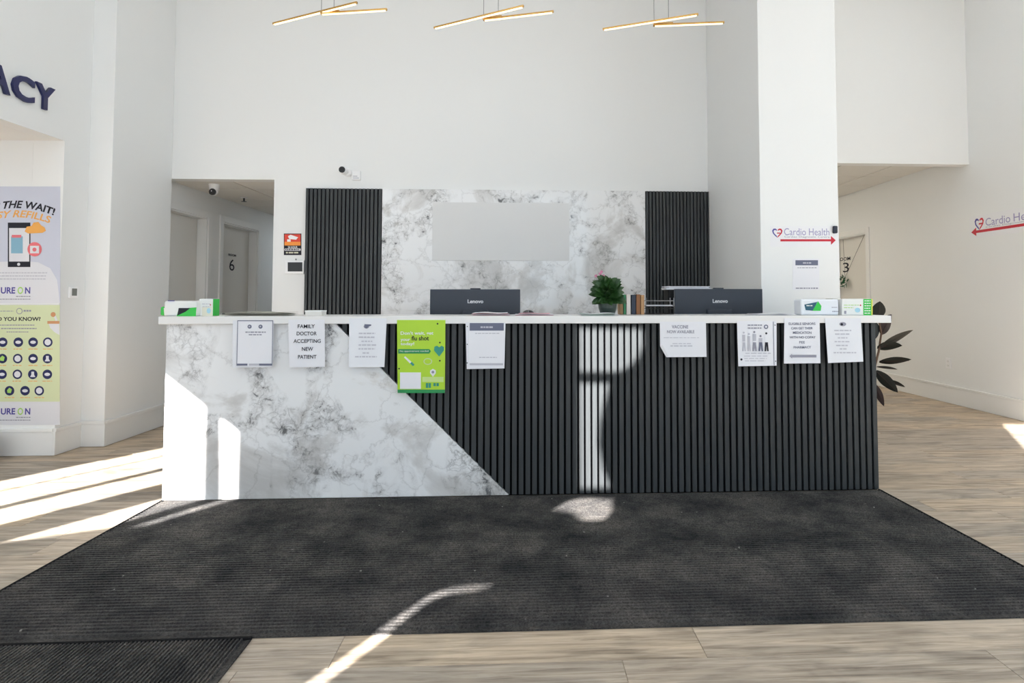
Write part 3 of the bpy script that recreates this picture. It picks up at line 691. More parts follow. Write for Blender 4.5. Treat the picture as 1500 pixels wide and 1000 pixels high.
uvpoly('backing_sheet', pr, [q(-.02, za - .07), q(.95, za - .07), q(.95, za + .17), q(-.02, za + .17)], VINYL, s2, off=.0004, th=.0008)
uvpoly('arrow', pr, [q(0, za), q(.07, za + .045), q(.07, za + .014), q(.68, za + .014), q(.68, za - .014), q(.07, za - .014), q(.07, za - .045)], RED, s2, off=.002)
def tx(nm, s, d0, d1, z0, z1, m):
    bm = glyphs(s); xs = [v.co.x for v in bm.verts]; ys = [v.co.y for v in bm.verts]; lx, hx, ly, hy = min(xs), max(xs), min(ys), max(ys)
    for v in bm.verts: v.co = Vector((XR - .002, ya - (d0 + (v.co.x - lx) / (hx - lx) * (d1 - d0)), z0 + (v.co.y - ly) / (hy - ly) * (z1 - z0)))
    obj(nm, bm, m, s2)
tx('lettering', 'Cardio', .20, .515, za + .045, za + .125, LILAC); tx('lettering', 'Health', .555, .88, za + .045, za + .125, LILAC)
tx('sub_lettering', 'Cardiac Diagnostic Centre', .20, .88, za + .022, za + .04, INKG)
hc, hz, hs = .115, za + .075, .0088
for g_, m in ((-1, BLUEV), (1, RED)):
    pts = [(0, -7)] + [(g_ * x, -y) for x, y in ((4, 3.5), (7, 0), (8, -4), (6, -7), (3, -7.3), (.6, -5.5), (.8, -3.6), (3, -5), (5, -4.6), (5.8, -3), (5, -.3), (3, 2), (.6, 4.4))]
    uvpoly('heart_half', pr, [q(hc + x * hs * .9, hz + y * hs) for x, y in pts], m, s2, off=.002)
uvpoly('heart_bar', pr, [q(hc - .005, hz + .012), q(hc + .04, hz + .012), q(hc + .04, hz - .004), q(hc - .005, hz - .004)], RED, s2, off=.0026)
c = onX(1390, 532, XR)
t = thing('power_outlet', 'white power outlet low on the right wall', 'outlet', (XR, c.y, c.z - .06))
obj('cover_plate', box(XR - .009, XR - .0004, c.y - .038, c.y + .038, c.z - .06, c.z + .06, .002), WHITE, t)
for dz in (-.024, .024):
    so = obj('socket', box(XR - .011, XR - .009, c.y - .018, c.y + .018, c.z + dz - .015, c.z + dz + .015, .0008), TRIM, t)
    for dy in (-.007, .007): obj('slot', box(XR - .0115, XR - .011, c.y + dy - .0012, c.y + dy + .0012, c.z + dz - .006, c.z + dz + .006), INKG, so)
# door charm: cords and a tuft of green hung on door 3
a = onX(1268, 338, dx3 - .012); g = onX(1238, 414, dx3 - .03)
t = thing('door_hanging', 'green leafy tuft hung by cords on the room three door', 'door decoration', (g.x, g.y, g.z - .1))
b = B()
for o_ in (0, .012): tube(b, [(dx3 - .004, a.y + o_, a.z - o_), (dx3 - .03, g.y, g.z + .08)], .0022, 5)
tube(b, [(dx3 - .004, a.y, a.z), (dx3 - .004, a.y + .62, a.z - .02)], .0022, 5); tube(b, [(dx3 - .004, a.y + .62, a.z - .02), (dx3 - .03, g.y, g.z + .08)], .0022, 5)
obj('cord', b, INK, t)
b = B(); r_ = random.Random(5)
for k in range(34):
    p = Vector((g.x - r_.uniform(0, .05), g.y + r_.uniform(-.09, .09), g.z + r_.uniform(-.09, .08))); d = Vector((-.4, r_.uniform(-1, 1), r_.uniform(-1, 1))).normalized(); s_ = d.orthogonal().normalized() * .02
    b.faces.new([b.verts.new(v) for v in (p, p + d * .03 + s_, p + d * .075, p + d * .03 - s_)])
obj('leaf_tuft', b, mat('charm_green', (.01, .10, .035), .5), t)

# ================================================================== NOTICES ON THE COUNTER EDGE
def notice(name, label, corners, m=PAPER, curl=.012, cat='notice', Y=3.553):
    zt = onY(*corners[0], Y).z; zb = onY(*corners[-1], Y).z
    pl = Plane('Y', Y, (zt, zt - zb, curl)); c = onY(sum(p[0] for p in corners) / len(corners), corners[-1][1], Y)
    t = thing(name, label, cat, (c.x, Y, c.z), 'sheets taped along the counter front')
    uv = [pl.uv(*p) for p in corners]
    # rows from top to bottom so that the sheet can curl
    b = B(); top = (uv[0], uv[1]); bot = (uv[-1], uv[-2]); mids = uv[2:-2]
    if len(uv) == 4:
        n = 6; fr, bk = [], []
        for i in range(n + 1):
            f = i / n; l = top[0].lerp(bot[0], f); r_ = top[1].lerp(bot[1], f)
            fr.append([b.verts.new(pl.w(*p, 0)) for p in (l, r_)]); bk.append([b.verts.new(pl.w(*p, -.0007)) for p in (l, r_)])
        for i in range(n):
            b.faces.new((fr[i][0], fr[i][1], fr[i + 1][1], fr[i + 1][0])); b.faces.new((bk[i][1], bk[i][0], bk[i + 1][0], bk[i + 1][1]))
            for s in (0, 1): b.faces.new((fr[i][s], fr[i + 1][s], bk[i + 1][s], bk[i][s]))
        for i in (0, n): b.faces.new((fr[i][0], fr[i][1], bk[i][1], bk[i][0]))
    else: prism(b, [pl.w(*p, 0) for p in uv], (0, .0007, 0))
    obj('sheet', b, m, t); return t, pl
def tape(t, pl, x, y): pxrect('tape', pl, x - 4, y - 2, x + 4, y + 3, mat('clear_tape', (.74, .75, .76), .15), t, off=.0008, th=.0003)
t, pl = notice('framed_notice', 'white notice in a clear sleeve with thin dark border line', [(341, 469), (401, 469), (400.5, 537), (342, 538)], SLEEVE)
pxrect('paper', pl, 348, 469.5, 400, 536, PAPER, t, off=.0008)
for r_ in ((348, 469, 400.3, 470.2), (348, 469, 348.9, 535), (399.3, 469, 400.2, 535), (348, 532, 364, 535), (381, 532, 399.5, 535)): pxrect('border_line', pl, *r_, INKP, t, off=.0016)
pxrect('footer_band', pl, 366, 532, 381, 535, INKL, t, off=.0016)
for x in (366, 382): d = pxdisc('round_logo', pl, x, 478.2, 3, INKP, t, off=.0016); pxdisc('logo_centre', pl, x - .2, 478, 1.2, INKL, d, off=.0022)
lines('small_print', pl, [(360, 390, 486.3, 1.8), (365, 384, 490, 1.6)], INKG, t)
t, pl = notice('doctor_notice', 'white sheet reading family doctor accepting new patient', [(422.5, 468), (475.5, 468), (477, 537), (425, 537.5)])
for s, x0, x1, y in (('FAMILY', 436.5, 461.5, 480.5), ('DOCTOR', 435, 464.5, 491), ('ACCEPTING', 430.5, 470.5, 502), ('NEW', 443, 459.5, 513.5), ('PATIENT', 437.5, 464.5, 525)): text('lettering', pl, s, (x0, y, x1, y - 5.6), INK, t, bold=.012)
t, pl = notice('sleeved_notice', 'wrinkled plastic sleeved sheet taped over the marble slant', [(511.5, 466), (566.5, 466), (564, 537), (512.5, 537)], SLEEVE, .016)
pxdisc('hand_logo', pl, 537, 478, 4, INKG, t, ry=3); pxpoly('pointing_mark', pl, [(534, 474.5), (544, 475), (544, 477), (540, 477.5), (538, 481), (535, 480)], INKP, t, off=.0022)
lines('print_lines', pl, [(526, 550, 488, 2), (526, 549, 493.5, 2), (530, 546, 499.5, 1.8), (526, 552, 505, 2), (526, 550, 510.5, 2), (532, 542, 516.5, 2), (521, 553, 522, 2)], INKL, t, word=5)
t, pl = notice('flu_shot_poster', 'lime green flu shot poster on the charcoal slats', [(581.5, 468.5), (652.5, 468.5), (652, 575), (583, 575)], LIME, .010, 'poster')
text('headline', pl, "Don't wait, get", (587, 491.5, 635, 485), CARTON, t, bold=.02); text('headline', pl, 'your', (587, 500.5, 601, 496), CARTON, t, bold=.02); text('headline', pl, 'flu shot', (603, 498.5, 628.5, 491.8), INK, t, bold=.02); text('headline', pl, 'today!', (587, 506.5, 607, 501), CARTON, t, bold=.02)
bd = pxpoly('banner', pl, [(583.5, 511), (629, 511), (631.5, 514), (629, 517.5), (583.5, 517.5)], GREEN, t); text('banner_lettering', pl, 'No appointment needed', (586, 515.8, 628, 512.6), CARTON, bd, off=.0026)
pxpoly('heart', pl, [(643.5, 522), (636, 513), (636.5, 507.5), (640.5, 506), (643.5, 508.5), (647, 506), (650.5, 508), (650.5, 513)], TEAL, t)
sy = pxpoly('syringe', pl, [(592, 523), (594, 521.5), (604, 530.5), (602, 533)], CARTON, t); pxpoly('plunger', pl, [(601, 532), (603.5, 529.5), (607.5, 533.5), (605.5, 536)], TEAL, sy, off=.0022)
pxpoly('virus_ring', pl, circ((627, 529), 6.5, 16, 5), mat('poster_ring', (.52, .66, .30), .4), t); pxpoly('virus_ring_centre', pl, circ((627, 529), 4.8, 16, 3.5), LIME, t, off=.0022)
pn = pxpoly('map_pin', pl, [(634.5, 551.5), (630.3, 546), (630.5, 542), (634.5, 539.8), (638.7, 542), (638.8, 546)], CARTON, t); pxdisc('pin_hole', pl, 634.5, 544.5, 2, INKG, pn, off=.0022)
pxrect('white_patch', pl, 586.5, 545, 617, 569, PAPER, t); sh = pxrect('shop_front', pl, 619, 551.5, 650, 559, mat('poster_shop', (.55, .72, .25), .4), t)
for x in (626, 630, 637, 641.5): pxrect('shop_window', pl, x - 1.7, 560.5, x + 1.6, 567.5 if x < 633 else 565, TEAL, sh)
pxrect('bottom_band', pl, 583, 570, 652, 575, GREEN, t)
for x, y in ((585, 539.5), (644.5, 501.5), (644.5, 528), (641, 474)): pxdisc('confetti_dot', pl, x, y, 1.2, INK, t)
t, pl = notice('banner_notice', 'sleeved white sheet with dark photo banner on charcoal slats', [(682, 472), (740.5, 472.5), (739, 539), (684, 540)], SLEEVE)
pxrect('paper', pl, 687, 472.8, 738.5, 536, PAPER, t, off=.0008); pxrect('photo_banner', pl, 688, 473, 738, 484, INKP, t, off=.0016); lines('banner_print', pl, [(704, 722, 479, 2.4)], INKL, t, off=.0024)
lines('small_print', pl, [(696, 732, 488, 1.2), (702, 728, 523, 1.2)], INKL, t); pxrect('footer_band', pl, 688, 531.5, 737, 534.5, INKL, t, off=.0016)
for y in (478, 504, 531): pxdisc('punch_hole', pl, 684.6, y, .8, INK, t)
t, pl = notice('vaccine_notice', 'landscape white sheet with a folded lower corner on slats', [(966.5, 471), (1034, 471), (1035, 522.5), (976, 523), (967, 507)], PAPER, 0)
text('lettering', pl, 'VACCINE', (984, 481, 1008, 476), INKG, t, bold=.02); text('lettering', pl, 'NOW AVAILABLE', (977, 488, 1017, 483.3), INKG, t, bold=.02)
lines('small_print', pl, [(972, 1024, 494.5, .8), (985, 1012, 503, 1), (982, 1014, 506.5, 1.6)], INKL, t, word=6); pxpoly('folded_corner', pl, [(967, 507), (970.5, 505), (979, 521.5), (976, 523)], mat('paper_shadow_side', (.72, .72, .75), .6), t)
t, pl = notice('queue_notice', 'white sheet with drawn figures standing in a row', [(1079.5, 470), (1137.5, 470), (1136.5, 535), (1080.5, 536)], PAPER)
lines('headline_print', pl, [(1095, 1116, 476, 1.8), (1095, 1115, 480.3, 1.8)], INKG, t); d = pxdisc('round_seal', pl, 1121.8, 478.4, 3.2, INKP, t); pxdisc('seal_centre', pl, 1121.8, 478.4, 1.6, PAPER, d, off=.0022)
for x, y0, m, wd in ((1089, 487, INKL, 2.6), (1096.5, 489, INKL, 2.4), (1104.5, 486, INKG, 3.2), (1113.5, 492, INKP, 3.4), (1122, 488, INK, 3)):
    hd = pxdisc('figure_head', pl, x, y0, 1.5, m, t); pxpoly('figure_torso', pl, [(x - wd * .8, y0 + 3), (x + wd * .8, y0 + 3), (x + wd * .7, y0 + 13), (x - wd * .7, y0 + 13)], PAPER if m is INK else INKL, hd, off=.0016)
    pxpoly('figure_legs', pl, [(x - wd * .7, 501), (x + wd * .7, 501), (x + wd, 514), (x + wd * .3, 514), (x, 505), (x - wd * .3, 514), (x - wd, 514)], m, hd, off=.0022)
lines('small_print', pl, [(1091, 1128, 517, 1.2), (1089, 1124, 521, 1), (1089, 1122, 524.5, 1), (1090, 1120, 528, 1)], INKL, t, word=7); pxdisc('corner_logo', pl, 1085, 526, 1.6, INK, t)
pxrect('sleeve_edge', pl, 1132.3, 471, 1133, 534.5, INKP, t)
for y in (476, 528.5): pxdisc('punch_hole', pl, 1135, y, .8, INK, t)
t, pl = notice('seniors_notice', 'white sheet of capitals over a grey arrow on slats', [(1149, 466), (1200.5, 466), (1200.5, 531.5), (1147, 532)])
for s, x0, x1, y in (('ELIGIBLE SENIORS', 1155, 1194, 475.8), ('CAN GET THEIR', 1158.5, 1190, 482.3), ('MEDICATION', 1161, 1188, 488.8), ('WITH NO COPAY', 1155.5, 1194, 495.5), ('FEE', 1170, 1178, 502.8), ('PHARMACY', 1161.5, 1187, 510)): text('lettering', pl, s, (x0, y, x1, y - 3.6), INKP, t, bold=.015)
pxpoly('arrow', pl, [(1155, 521), (1159, 517.8), (1159, 519.2), (1194.5, 519.2), (1194.5, 523), (1159, 523), (1159, 524.5)], INKG, t)
t, pl = notice('creased_notice', 'creased plastic sleeved sheet at the rubber plant end', [(1208.5, 466), (1261, 466), (1262, 529), (1210.5, 531)], SLEEVE, .02)
pxdisc('hand_logo', pl, 1234, 474.5, 5, INKG, t, ry=3); pxdisc('hand_logo_centre', pl, 1232.5, 474.8, 1.8, INK, t, off=.0022)
lines('print_lines', pl, [(1221, 1246, 483.7, 1.8), (1222, 1244, 489, 1.8), (1226, 1240, 494.5, 1.8), (1221, 1244, 500, 1.8), (1223, 1240, 505.5, 1.8), (1228, 1238, 510.5, 1.8), (1219, 1252, 516, 1.8)], INKL, t, word=5)

# ================================================================== THINGS ON THE WORKTOP
TZ = 1.0692
def monitor(px0, px1, pyt, label, txt):
    Y = 4.08
    a, c = onY(px0, pyt, Y), onY(px1, pyt, Y); x = (a.x + c.x) / 2
    t = thing('monitor', label, 'monitor', (x, Y + .03, .745), 'computer monitors behind the counter')
    bd = obj('panel', box(a.x, c.x, Y, Y + .03, a.z - .36, a.z, .004), MONI, t)
    obj('screen', box(a.x + .008, c.x - .008, Y + .03, Y + .032, a.z - .345, a.z - .01), BLACKP, t)
    obj('webcam_bump', box(x - .035, x + .035, Y + .002, Y + .028, a.z, a.z + .008, .002), MONI, t)
    obj('rear_hub', box(x - .09, x + .09, Y - .022, Y, a.z - .30, a.z - .14, .008), MONI, t)
    obj('stand_column', box(x - .03, x + .03, Y - .05, Y - .022, .76, a.z - .17, .004), MONI, t)
    obj('stand_foot', box(x - .12, x + .12, Y - .09, Y + .11, .7455, .762, .004), MONI, t)
    pl = Plane('Y', Y); text('logo', pl, 'Lenovo', txt, SILVER, t, bold=.02, off=.0008)
monitor(630, 762, 423.5, 'dark slate monitor beside the marble backsplash with bright logo', (685, 444, 708, 438.5))
monitor(988.5, 1117, 423, 'dark slate monitor in front of the column with dim logo', (1044, 443.5, 1066, 438))

def packet(name, label, cat, px0, px1, pyt, pyb, Y, depth, m, grp=None, bev=.004):
    a, c = onY(px0, pyt, Y), onY(px1, pyb, Y); t = thing(name, label, cat, ((a.x + c.x) / 2, Y + depth / 2, TZ), grp)
    obj('carton', box(a.x, c.x, Y, Y + depth, TZ, a.z, bev), m, t); return t, Plane('Y', Y)
# left end: wipes packet, green edged packet, glove boxes
t, pl = packet('wipes_packet', 'white wipes packet with black and green label at marble end', 'packet', 240, 288, 440.5, 464, 3.62, .10, CARTON, bev=.012)
pxpoly('label_green', pl, [(262, 452), (288, 450), (287, 463), (259, 463)], VGREEN, t); pxpoly('label_black', pl, [(262, 451), (279, 451), (272, 456.5), (260, 462)], INK, t, off=.0022); pxrect('label_blue', pl, 246, 439.8, 256, 441, BLUEV, t)
t, pl = packet('wipes_packet', 'bright green ended packet leaning behind the wipes packet', 'packet', 234.5, 262, 449, 463.5, 3.74, .08, VGREEN, bev=.01)
pxpoly('label_white', pl, [(240, 451), (260, 450), (260, 462), (241, 462)], CARTON, t)
t, pl = packet('glove_box', 'white glove box with green end standing at marble end', 'box', 291.5, 311.5, 437.5, 464, 3.66, .075, CARTON, 'glove boxes on the worktop')
ge = onY(311.5, 464, 3.66); obj('green_end', box(ge.x + .0002, ge.x + .001, 3.661, 3.734, TZ + .001, onY(311.5, 437.5, 3.66).z - .001), VGREEN, t); pxdisc('blue_picture', pl, 306, 455, 3, mat('ink_paleblue', (.35, .60, .72), .5), t, ry=4); lines('print_lines', pl, [(296, 310, 445, 1), (297, 309, 449, 1)], INKL, t); pxdisc('red_dot', pl, 308.5, 446.5, .9, RED, t, off=.0022)
pxrect('cream_face', pl, 296, 449, 311, 463.3, mat('carton_cream', (.74, .72, .60), .4), t, off=.001)
# right end
CLEARW = mat('cellophane_white', (.76, .79, .84), .18)
t, pl = packet('tissue_packet', 'cellophane wrapped packet with blue and green label near column', 'packet', 1173, 1229, 438, 462, 3.64, .10, CLEARW, bev=.010)
pxpoly('label_blue', pl, [(1178, 446), (1197, 442), (1191, 455), (1180, 454)], mat('ink_deepteal', (.02, .10, .16), .4), t); pxpoly('label_green', pl, [(1198, 441), (1203, 448), (1202, 455), (1190, 455)], VGREEN, t, off=.0022)
lines('label_print', pl, [(1181, 1190, 447.5, 1.4)], CARTON, t, off=.003); lines('print_lines', pl, [(1218, 1227, 450, 1), (1219, 1228, 456, 1.4)], INKG, t, word=2)
t, pl = packet('tissue_packet', 'cream carton standing between tissue packet and glove box', 'box', 1222, 1232, 437.5, 462, 3.77, .12, mat('carton_sand', (.62, .60, .40), .4))
obj('lid_flap', box(onY(1222.5, 440, 3.77).x, onY(1231.5, 440, 3.77).x, 3.78, 3.88, onY(1222, 437.5, 3.77).z, onY(1222, 436.8, 3.77).z), CARTON, t)
t, pl = packet('glove_box', 'white glove box with green end beside the rubber plant', 'box', 1233.5, 1278, 437.5, 462, 3.63, .12, CARTON, 'glove boxes on the worktop')
pxrect('green_end', pl, 1264.5, 437.8, 1277.8, 461.5, VGREEN, t); pxrect('yellow_edge', pl, 1276.2, 437.8, 1277.9, 461.5, mat('ink_yellow', (.75, .70, .10), .5), t, off=.0022)
pxdisc('blue_picture', pl, 1256, 454, 4, mat('ink_paleblue', (.35, .60, .72), .5), t, ry=3.5); pxdisc('red_dot', pl, 1260.3, 447, 1.1, RED, t); lines('print_lines', pl, [(1236, 1258, 446.8, .9), (1236, 1250, 450.5, .9)], LG, t); pxrect('code_square', pl, 1236.5, 455, 1239.5, 459.5, INKG, t)
lines('end_print', pl, [(1266, 1275, 440.5 + 3.6 * k, 1.4) for k in range(6)], CARTON, t, off=.0024, word=3)

def sheets(name, label, px0, px1, pyt, Y, depth, m, n=4, wav=.004, cat='papers', seed=1, edge=None):
    """a loose stack: each sheet a piece, wavy"""
    a = onY(px0, pyt, Y); c = onY(px1, pyt, Y); hgt = max(.004, a.z - TZ); r_ = random.Random(seed)
    t = thing(name, label, cat, ((a.x + c.x) / 2, Y + depth / 2, TZ))
    for k in range(n):
        z = TZ + .0006 + hgt * k / n; x0 = a.x + r_.uniform(0, .03); x1 = c.x - r_.uniform(0, .03); y0 = Y + r_.uniform(0, .02)
        b = B(); N = 10; g = []
        for i in range(N + 1):
            f = i / N; zz = z + wav * (k / max(1, n - 1)) * (.5 + .5 * math.sin(f * 7 + k * .9 + seed))
            g.append([b.verts.new((x0 + (x1 - x0) * f, y, zz + h)) for h in (0, .0012) for y in (y0, y0 + depth)])
        for p, q_ in zip(g, g[1:]):
            b.faces.new((p[0], q_[0], q_[1], p[1])); b.faces.new((p[2], p[3], q_[3], q_[2])); b.faces.new((p[0], p[2], q_[2], q_[0])); b.faces.new((p[1], q_[1], q_[3], p[3]))
        b.faces.new((g[0][0], g[0][1], g[0][3], g[0][2])); b.faces.new((g[-1][0], g[-1][2], g[-1][3], g[-1][1]))
        obj('sheet', b, (edge if edge and k % 2 == 0 else m), t)
    return t
PINKP = mat('paper_pink', (.72, .38, .46), .5)
sheets('magazine_stack', 'loose stack of curled magazines beside the glove box', 322, 420, 457.5, 3.66, .2, mat('magazine_paper', (.62, .58, .50), .5), 5, .006, seed=2, edge=mat('magazine_cover', (.42, .40, .33), .4))
t, pl = packet('card_box', 'small cream card box in front of the slatted panel', 'box', 447, 471, 455, 462.5, 3.68, .09, mat('carton_card', (.72, .70, .66), .5), bev=.002)
obj('lid', box(onY(446.6, 455, 3.68).x, onY(471.4, 455, 3.68).x, 3.679, 3.771, onY(447, 456.6, 3.68).z, onY(447, 454.6, 3.68).z), CARTON, t)
sheets('pink_form_stack', 'pink edged forms lying in front of the left monitor', 690, 750, 458.3, 3.66, .2, PAPER, 4, .005, seed=3, edge=PINKP)
sheets('pink_form_stack', 'pink edged forms lying beside the computer mouse', 753, 812, 459.2, 3.64, .2, PAPER, 3, .004, seed=4, edge=PINKP)
sheets('white_form_stack', 'white forms lying in front of the potted orchid', 848, 907, 459.2, 3.562, .13, PAPER, 4, .005, seed=6, edge=mat('paper_greenedge', (.45, .62, .52), .5))
sheets('paper_stack', 'thin papers spread between right monitor and tissue packet', 1105, 1168, 460, 3.62, .18, PAPER, 3, .004, seed=8)
c = onY(774, 462, 3.86)
t = thing('computer_mouse', 'small black mouse on the worktop beside the left monitor', 'mouse', (c.x, 3.88, TZ))
b = B(); bmesh.ops.create_uvsphere(b, u_segments=16, v_segments=10, radius=1, matrix=Matrix.Translation((c.x, 3.87, TZ)) @ Matrix.Diagonal((.042, .055, .032, 1)))
bmesh.ops.delete(b, geom=[v for v in b.verts if v.co.z < TZ - .001], context='VERTS'); obj('shell', b, BLACKP, t, smooth=True)
obj('scroll_wheel', box(c.x - .003, c.x + .003, 3.825, 3.7755, TZ + .018, TZ + .03, .001), WIRE, t)
# potted orchid
c = onY(890, 462, 3.775); pxm = 3.775 / F
t = thing('potted_plant', 'leafy green potted plant with pink blossoms on the worktop', 'plant', (c.x, 3.775, TZ))
b = B(); lathe(b, (c.x, 3.775, TZ), [(.045, 0), (.058, .045), (.062, .085), (.056, .085), (.052, .075)]); obj('pot', b, POTM, t)
b = B(); lathe(b, (c.x, 3.775, TZ + .068), [(.05, 0), (.05, .008)]); obj('soil', b, STEM, t)
def leaf_bm(b, base, tip, wid, up=Vector((0, 0, 1)), droop=.0, n=6, cup=.15):
    base, tip = Vector(base), Vector(tip); d = tip - base; L = d.length; d.normalize()
    side = d.cross(up); side = side.normalized() if side.length > .05 else Vector((0, 1, 0)); nn = side.cross(d).normalized()
    rows = []
    for i in range(n + 1):
        f = i / n; wv = wid * math.sin(math.pi * min(1, .04 + f * .96)) ** .75 * (1 if f < 1 else 0) * (1.05 - .25 * f); p = base + d * L * f - nn * droop * L * f * f
        rows.append([b.verts.new(p - side * wv / 2 + nn * wv * cup), b.verts.new(p), b.verts.new(p + side * wv / 2 + nn * wv * cup)])
    for r0, r1 in zip(rows, rows[1:]):
        b.faces.new((r0[0], r0[1], r1[1], r1[0])); b.faces.new((r0[1], r0[2], r1[2], r1[1]))
r_ = random.Random(11)
for k in range(120):
    az = r_.uniform(0, 2 * math.pi); el = r_.uniform(-.35, 1.35); L = r_.uniform(.05, .085)
    s0 = Vector((c.x, 3.775, TZ + .085)) + Vector((math.cos(az) * math.cos(el) * .045, math.sin(az) * math.cos(el) * .045, max(0, math.sin(el)) * r_.uniform(.06, .115) + .01))
    d = Vector((math.cos(az) * math.cos(el * .6), math.sin(az) * math.cos(el * .6), math.sin(el * .6))); b = B(); leaf_bm(b, s0, s0 + d * L, .046, up=Vector((r_.uniform(-.5, .5), -1, .5)), droop=.3); obj('leaf', b, LEAFG, t, smooth=True)
for k in range(26):
    s0 = Vector((c.x + r_.uniform(-.03, .03), 3.765 - r_.uniform(0, .03), TZ + r_.uniform(.08, .15))); e0 = s0 + Vector((r_.uniform(-.045, .045), -.03, r_.uniform(-.03, .045)))
    b = B(); leaf_bm(b, s0, e0, .046, up=Vector((r_.uniform(-.5, .5), -1, .5)), droop=.2); obj('leaf', b, LEAFG, t, smooth=True)
tp = onY(884, 403, 3.775); b = B(); tube(b, [(c.x, 3.775, TZ + .1), (c.x - .01, 3.775, TZ + .2), (tp.x + .02, 3.775, tp.z - .01)], .0025, 6); obj('flower_stem', b, STEM, t)
BLOOM = mat('blossom_pink', (.62, .22, .36), .5)
for px, py in ((873, 404), (879, 401), (884, 404), (881, 398)):
    q_ = onY(px, py, 3.835); b = B()
    for k in range(5):
        a_ = k * 1.2566; leaf_bm(b, q_, q_ + Vector((math.cos(a_) * .012, -.004, math.sin(a_) * .012)), .010, up=Vector((0, 1, 0)), n=3)
    obj('blossom', b, BLOOM, t)
# folders beside the plant
for px0, px1, pyt, m, lab, tilt in ((908, 913, 432, mat('folder_kraft', (.34, .20, .09), .6), 'brown kraft folder nearest the potted plant', -.03), (913.5, 917, 431.5, mat('folder_green', (.03, .22, .09), .5), 'thin green folder between kraft and white folders', -.02), (917.5, 924, 431, mat('folder_white', (.72, .66, .60), .5), 'thick white folder in the row beside the plant', 0), (925, 931.5, 431.5, mat('folder_navy', (.012, .022, .045), .4), 'navy folder in the row beside the plant', 0), (932, 938, 431, mat('folder_brown', (.24, .10, .035), .6), 'dark brown folder in the row beside the plant', .01), (938.5, 944, 432, mat('folder_tan', (.40, .22, .10), .6), 'tan folder at the letter tray end of row', .02)):
    a, e = onY(px0, pyt, 3.885), onY(px1, 462, 3.885); hh = a.z - TZ
    t = thing('folder', lab, 'folder', ((a.x + e.x) / 2, 3.93, TZ), 'folders standing beside the plant')
    b = box(a.x + .0006, e.x - .0006, 3.885, 3.983, TZ + .0005, a.z, .001)
    for v in b.verts: v.co.x += tilt * (v.co.z - TZ) * .3
    obj('cover', b, m, t); b = box(a.x + .002, e.x - .002, 3.887, 3.982, TZ + .004, a.z - .006)
    for v in b.verts: v.co.x += tilt * (v.co.z - TZ) * .3
    obj('pages', b, PAPER, t)
# wire letter tray
c0_, c1_ = onY(946, 440, 3.885), onY(987, 440, 3.885)
t = thing('letter_tray', 'black wire letter tray between folders and right monitor', 'tray', ((c0_.x + c1_.x) / 2, 3.93, TZ))
for k, z in enumerate((TZ + .004, TZ + .055)):
    b = B()
    for yy in (3.885, 3.983): tube(b, [(c0_.x, yy, z), (c1_.x, yy, z)], .003, 6); tube(b, [(c0_.x, yy, z + .035), (c1_.x, yy, z + .035)], .003, 6)
    for xx in (c0_.x, c1_.x):
        tube(b, [(xx, 3.885, z), (xx, 3.983, z)], .003, 6); tube(b, [(xx, 3.885, z + .035), (xx, 3.983, z + .035)], .003, 6)
        for yy in (3.885, 3.983): tube(b, [(xx, yy, z), (xx, yy, z + .055)], .003, 6)
    obj('wire_frame', b, WIRE if k else BLACKP, t); obj('mesh_floor', box(c0_.x, c1_.x, 3.885, 3.983, z - .001, z + .001), BLACKP, t)
pt = obj('letter', box(c0_.x + .006, c1_.x - .006, 3.893, 3.975, TZ + .0565, TZ + .062), PAPER); tag(pt, 'white letters lying in the black wire tray', 'papers')
# dark organiser behind the right monitor, papers on it
a, e = onY(979, 424, 4.22), onY(1042, 424, 4.22)
t = thing('printer', 'black desktop printer behind the right monitor', 'printer', ((a.x + e.x) / 2, 4.25, .745))
obj('housing', box(a.x, e.x, 4.22, 4.375, .7455, a.z, .008), mat('printer_black', (.012, .012, .013), .7, spec=.2), t); obj('paper_slot', box(a.x + .03, e.x - .03, 4.217, 4.22, a.z - .09, a.z - .06), BACKING, t)
r_ = random.Random(4); pz_ = a.z + .0005
t = thing('paper_stack', 'white papers piled on top of the black printer', 'papers', ((a.x + e.x) / 2, 4.25, pz_))
for k in range(4):
    b = box(a.x - .02 + r_.uniform(0, .03), e.x - r_.uniform(0, .02), 4.21 + r_.uniform(0, .02), 4.37, pz_ + k * .006, pz_ + k * .006 + .0055); obj('sheet', b, PAPER, t)

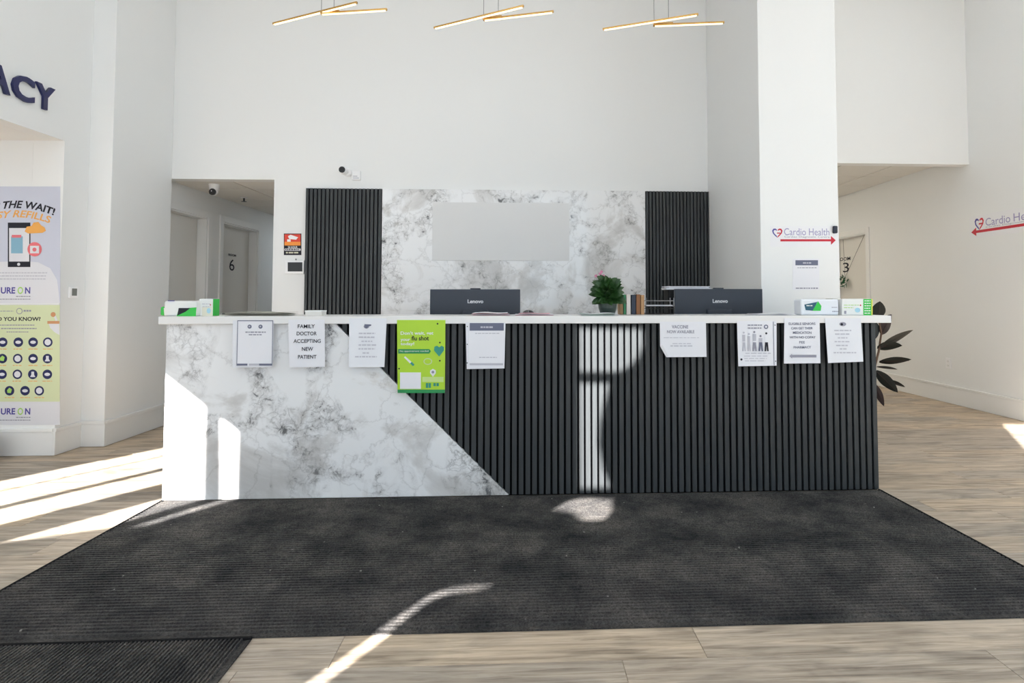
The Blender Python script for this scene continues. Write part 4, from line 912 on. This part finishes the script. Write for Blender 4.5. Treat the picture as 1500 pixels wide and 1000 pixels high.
# ================================================================== RUBBER PLANT
RX, RY = onY(1252, 500, 4.72).x, 4.72
t = thing('rubber_plant', 'dark leaved rubber plant standing behind the counter end', 'plant', (RX, RY, 0))
b = B(); lathe(b, (RX, RY, 0), [(.085, 0), (.115, .22), (.12, .225), (.12, .25), (.105, .25), (.10, .22)]); obj('pot', b, WHITE, t)
b = B(); lathe(b, (RX, RY, .205), [(.10, 0), (.10, .015)]); obj('soil', b, STEM, t)
def rp(px, py, dy=0): return onY(px, py, RY + dy)
b = B(); tube(b, [(RX, RY, .21), rp(1264, 570), rp(1281, 538), rp(1287, 515), rp(1291, 488), rp(1287, 466), rp(1286, 455)], .012, 8, .005); obj('stem', b, STEM, t)
b = B(); tube(b, [(RX - .01, RY, .21), rp(1255, 520, .05), rp(1262, 470, .06)], .010, 8, .004); obj('stem', b, STEM, t)
for (b0, t0, wd, m, dy, up, dr) in (
    ((1286, 466), (1289, 441), .115, LEAF, -.03, (.3, 1, .2), 0), ((1291, 489), (1306, 460), .125, LEAFU, .02, (-.2, 1, .1), 0), ((1280, 470), (1283, 496), .10, LEAF, .0, (0, 1, 0), 0),
    ((1287, 511), (1338, 483), .095, LEAF, -.05, (-.2, .9, .6), 0), ((1285, 509), (1320, 504), .10, LEAF, -.02, (0, .8, .5), .1),
    ((1288, 530), (1336, 528), .085, LEAF, -.06, (0, .8, .6), -.05), ((1284, 537), (1315, 541), .05, LEAF, .0, (0, .5, .9), 0), ((1283, 543), (1316, 576), .095, LEAF, -.05, (.3, .9, .3), -.1),
    ((1300, 556), (1326, 567), .045, LEAF, .06, (0, .6, .8), 0), ((1281, 562), (1295, 595), .06, LEAFU, -.03, (.3, .9, .2), 0), ((1264, 545), (1240, 560), .09, LEAF, 0, (0, .8, .5), 0), ((1262, 500), (1236, 492), .09, LEAF, .05, (0, .8, .5), 0), ((1262, 472), (1246, 470), .09, LEAF, .06, (0, .8, .5), 0)):
    b = B(); leaf_bm(b, rp(*b0), rp(*t0, dy), wd, up=Vector(up), droop=dr, n=9, cup=.10); lf = obj('leaf', b, m, t, smooth=True)
    b = B(); s_, e_ = rp(*b0), rp(*t0, dy); mid = s_.lerp(e_, .5) - Vector((0, .004, 0)); tube(b, [s_ - Vector((0, .003, 0)), mid, s_.lerp(e_, .9) - Vector((0, .003, 0))], .0028, 5, .001); obj('midrib', b, LEAFU, lf)
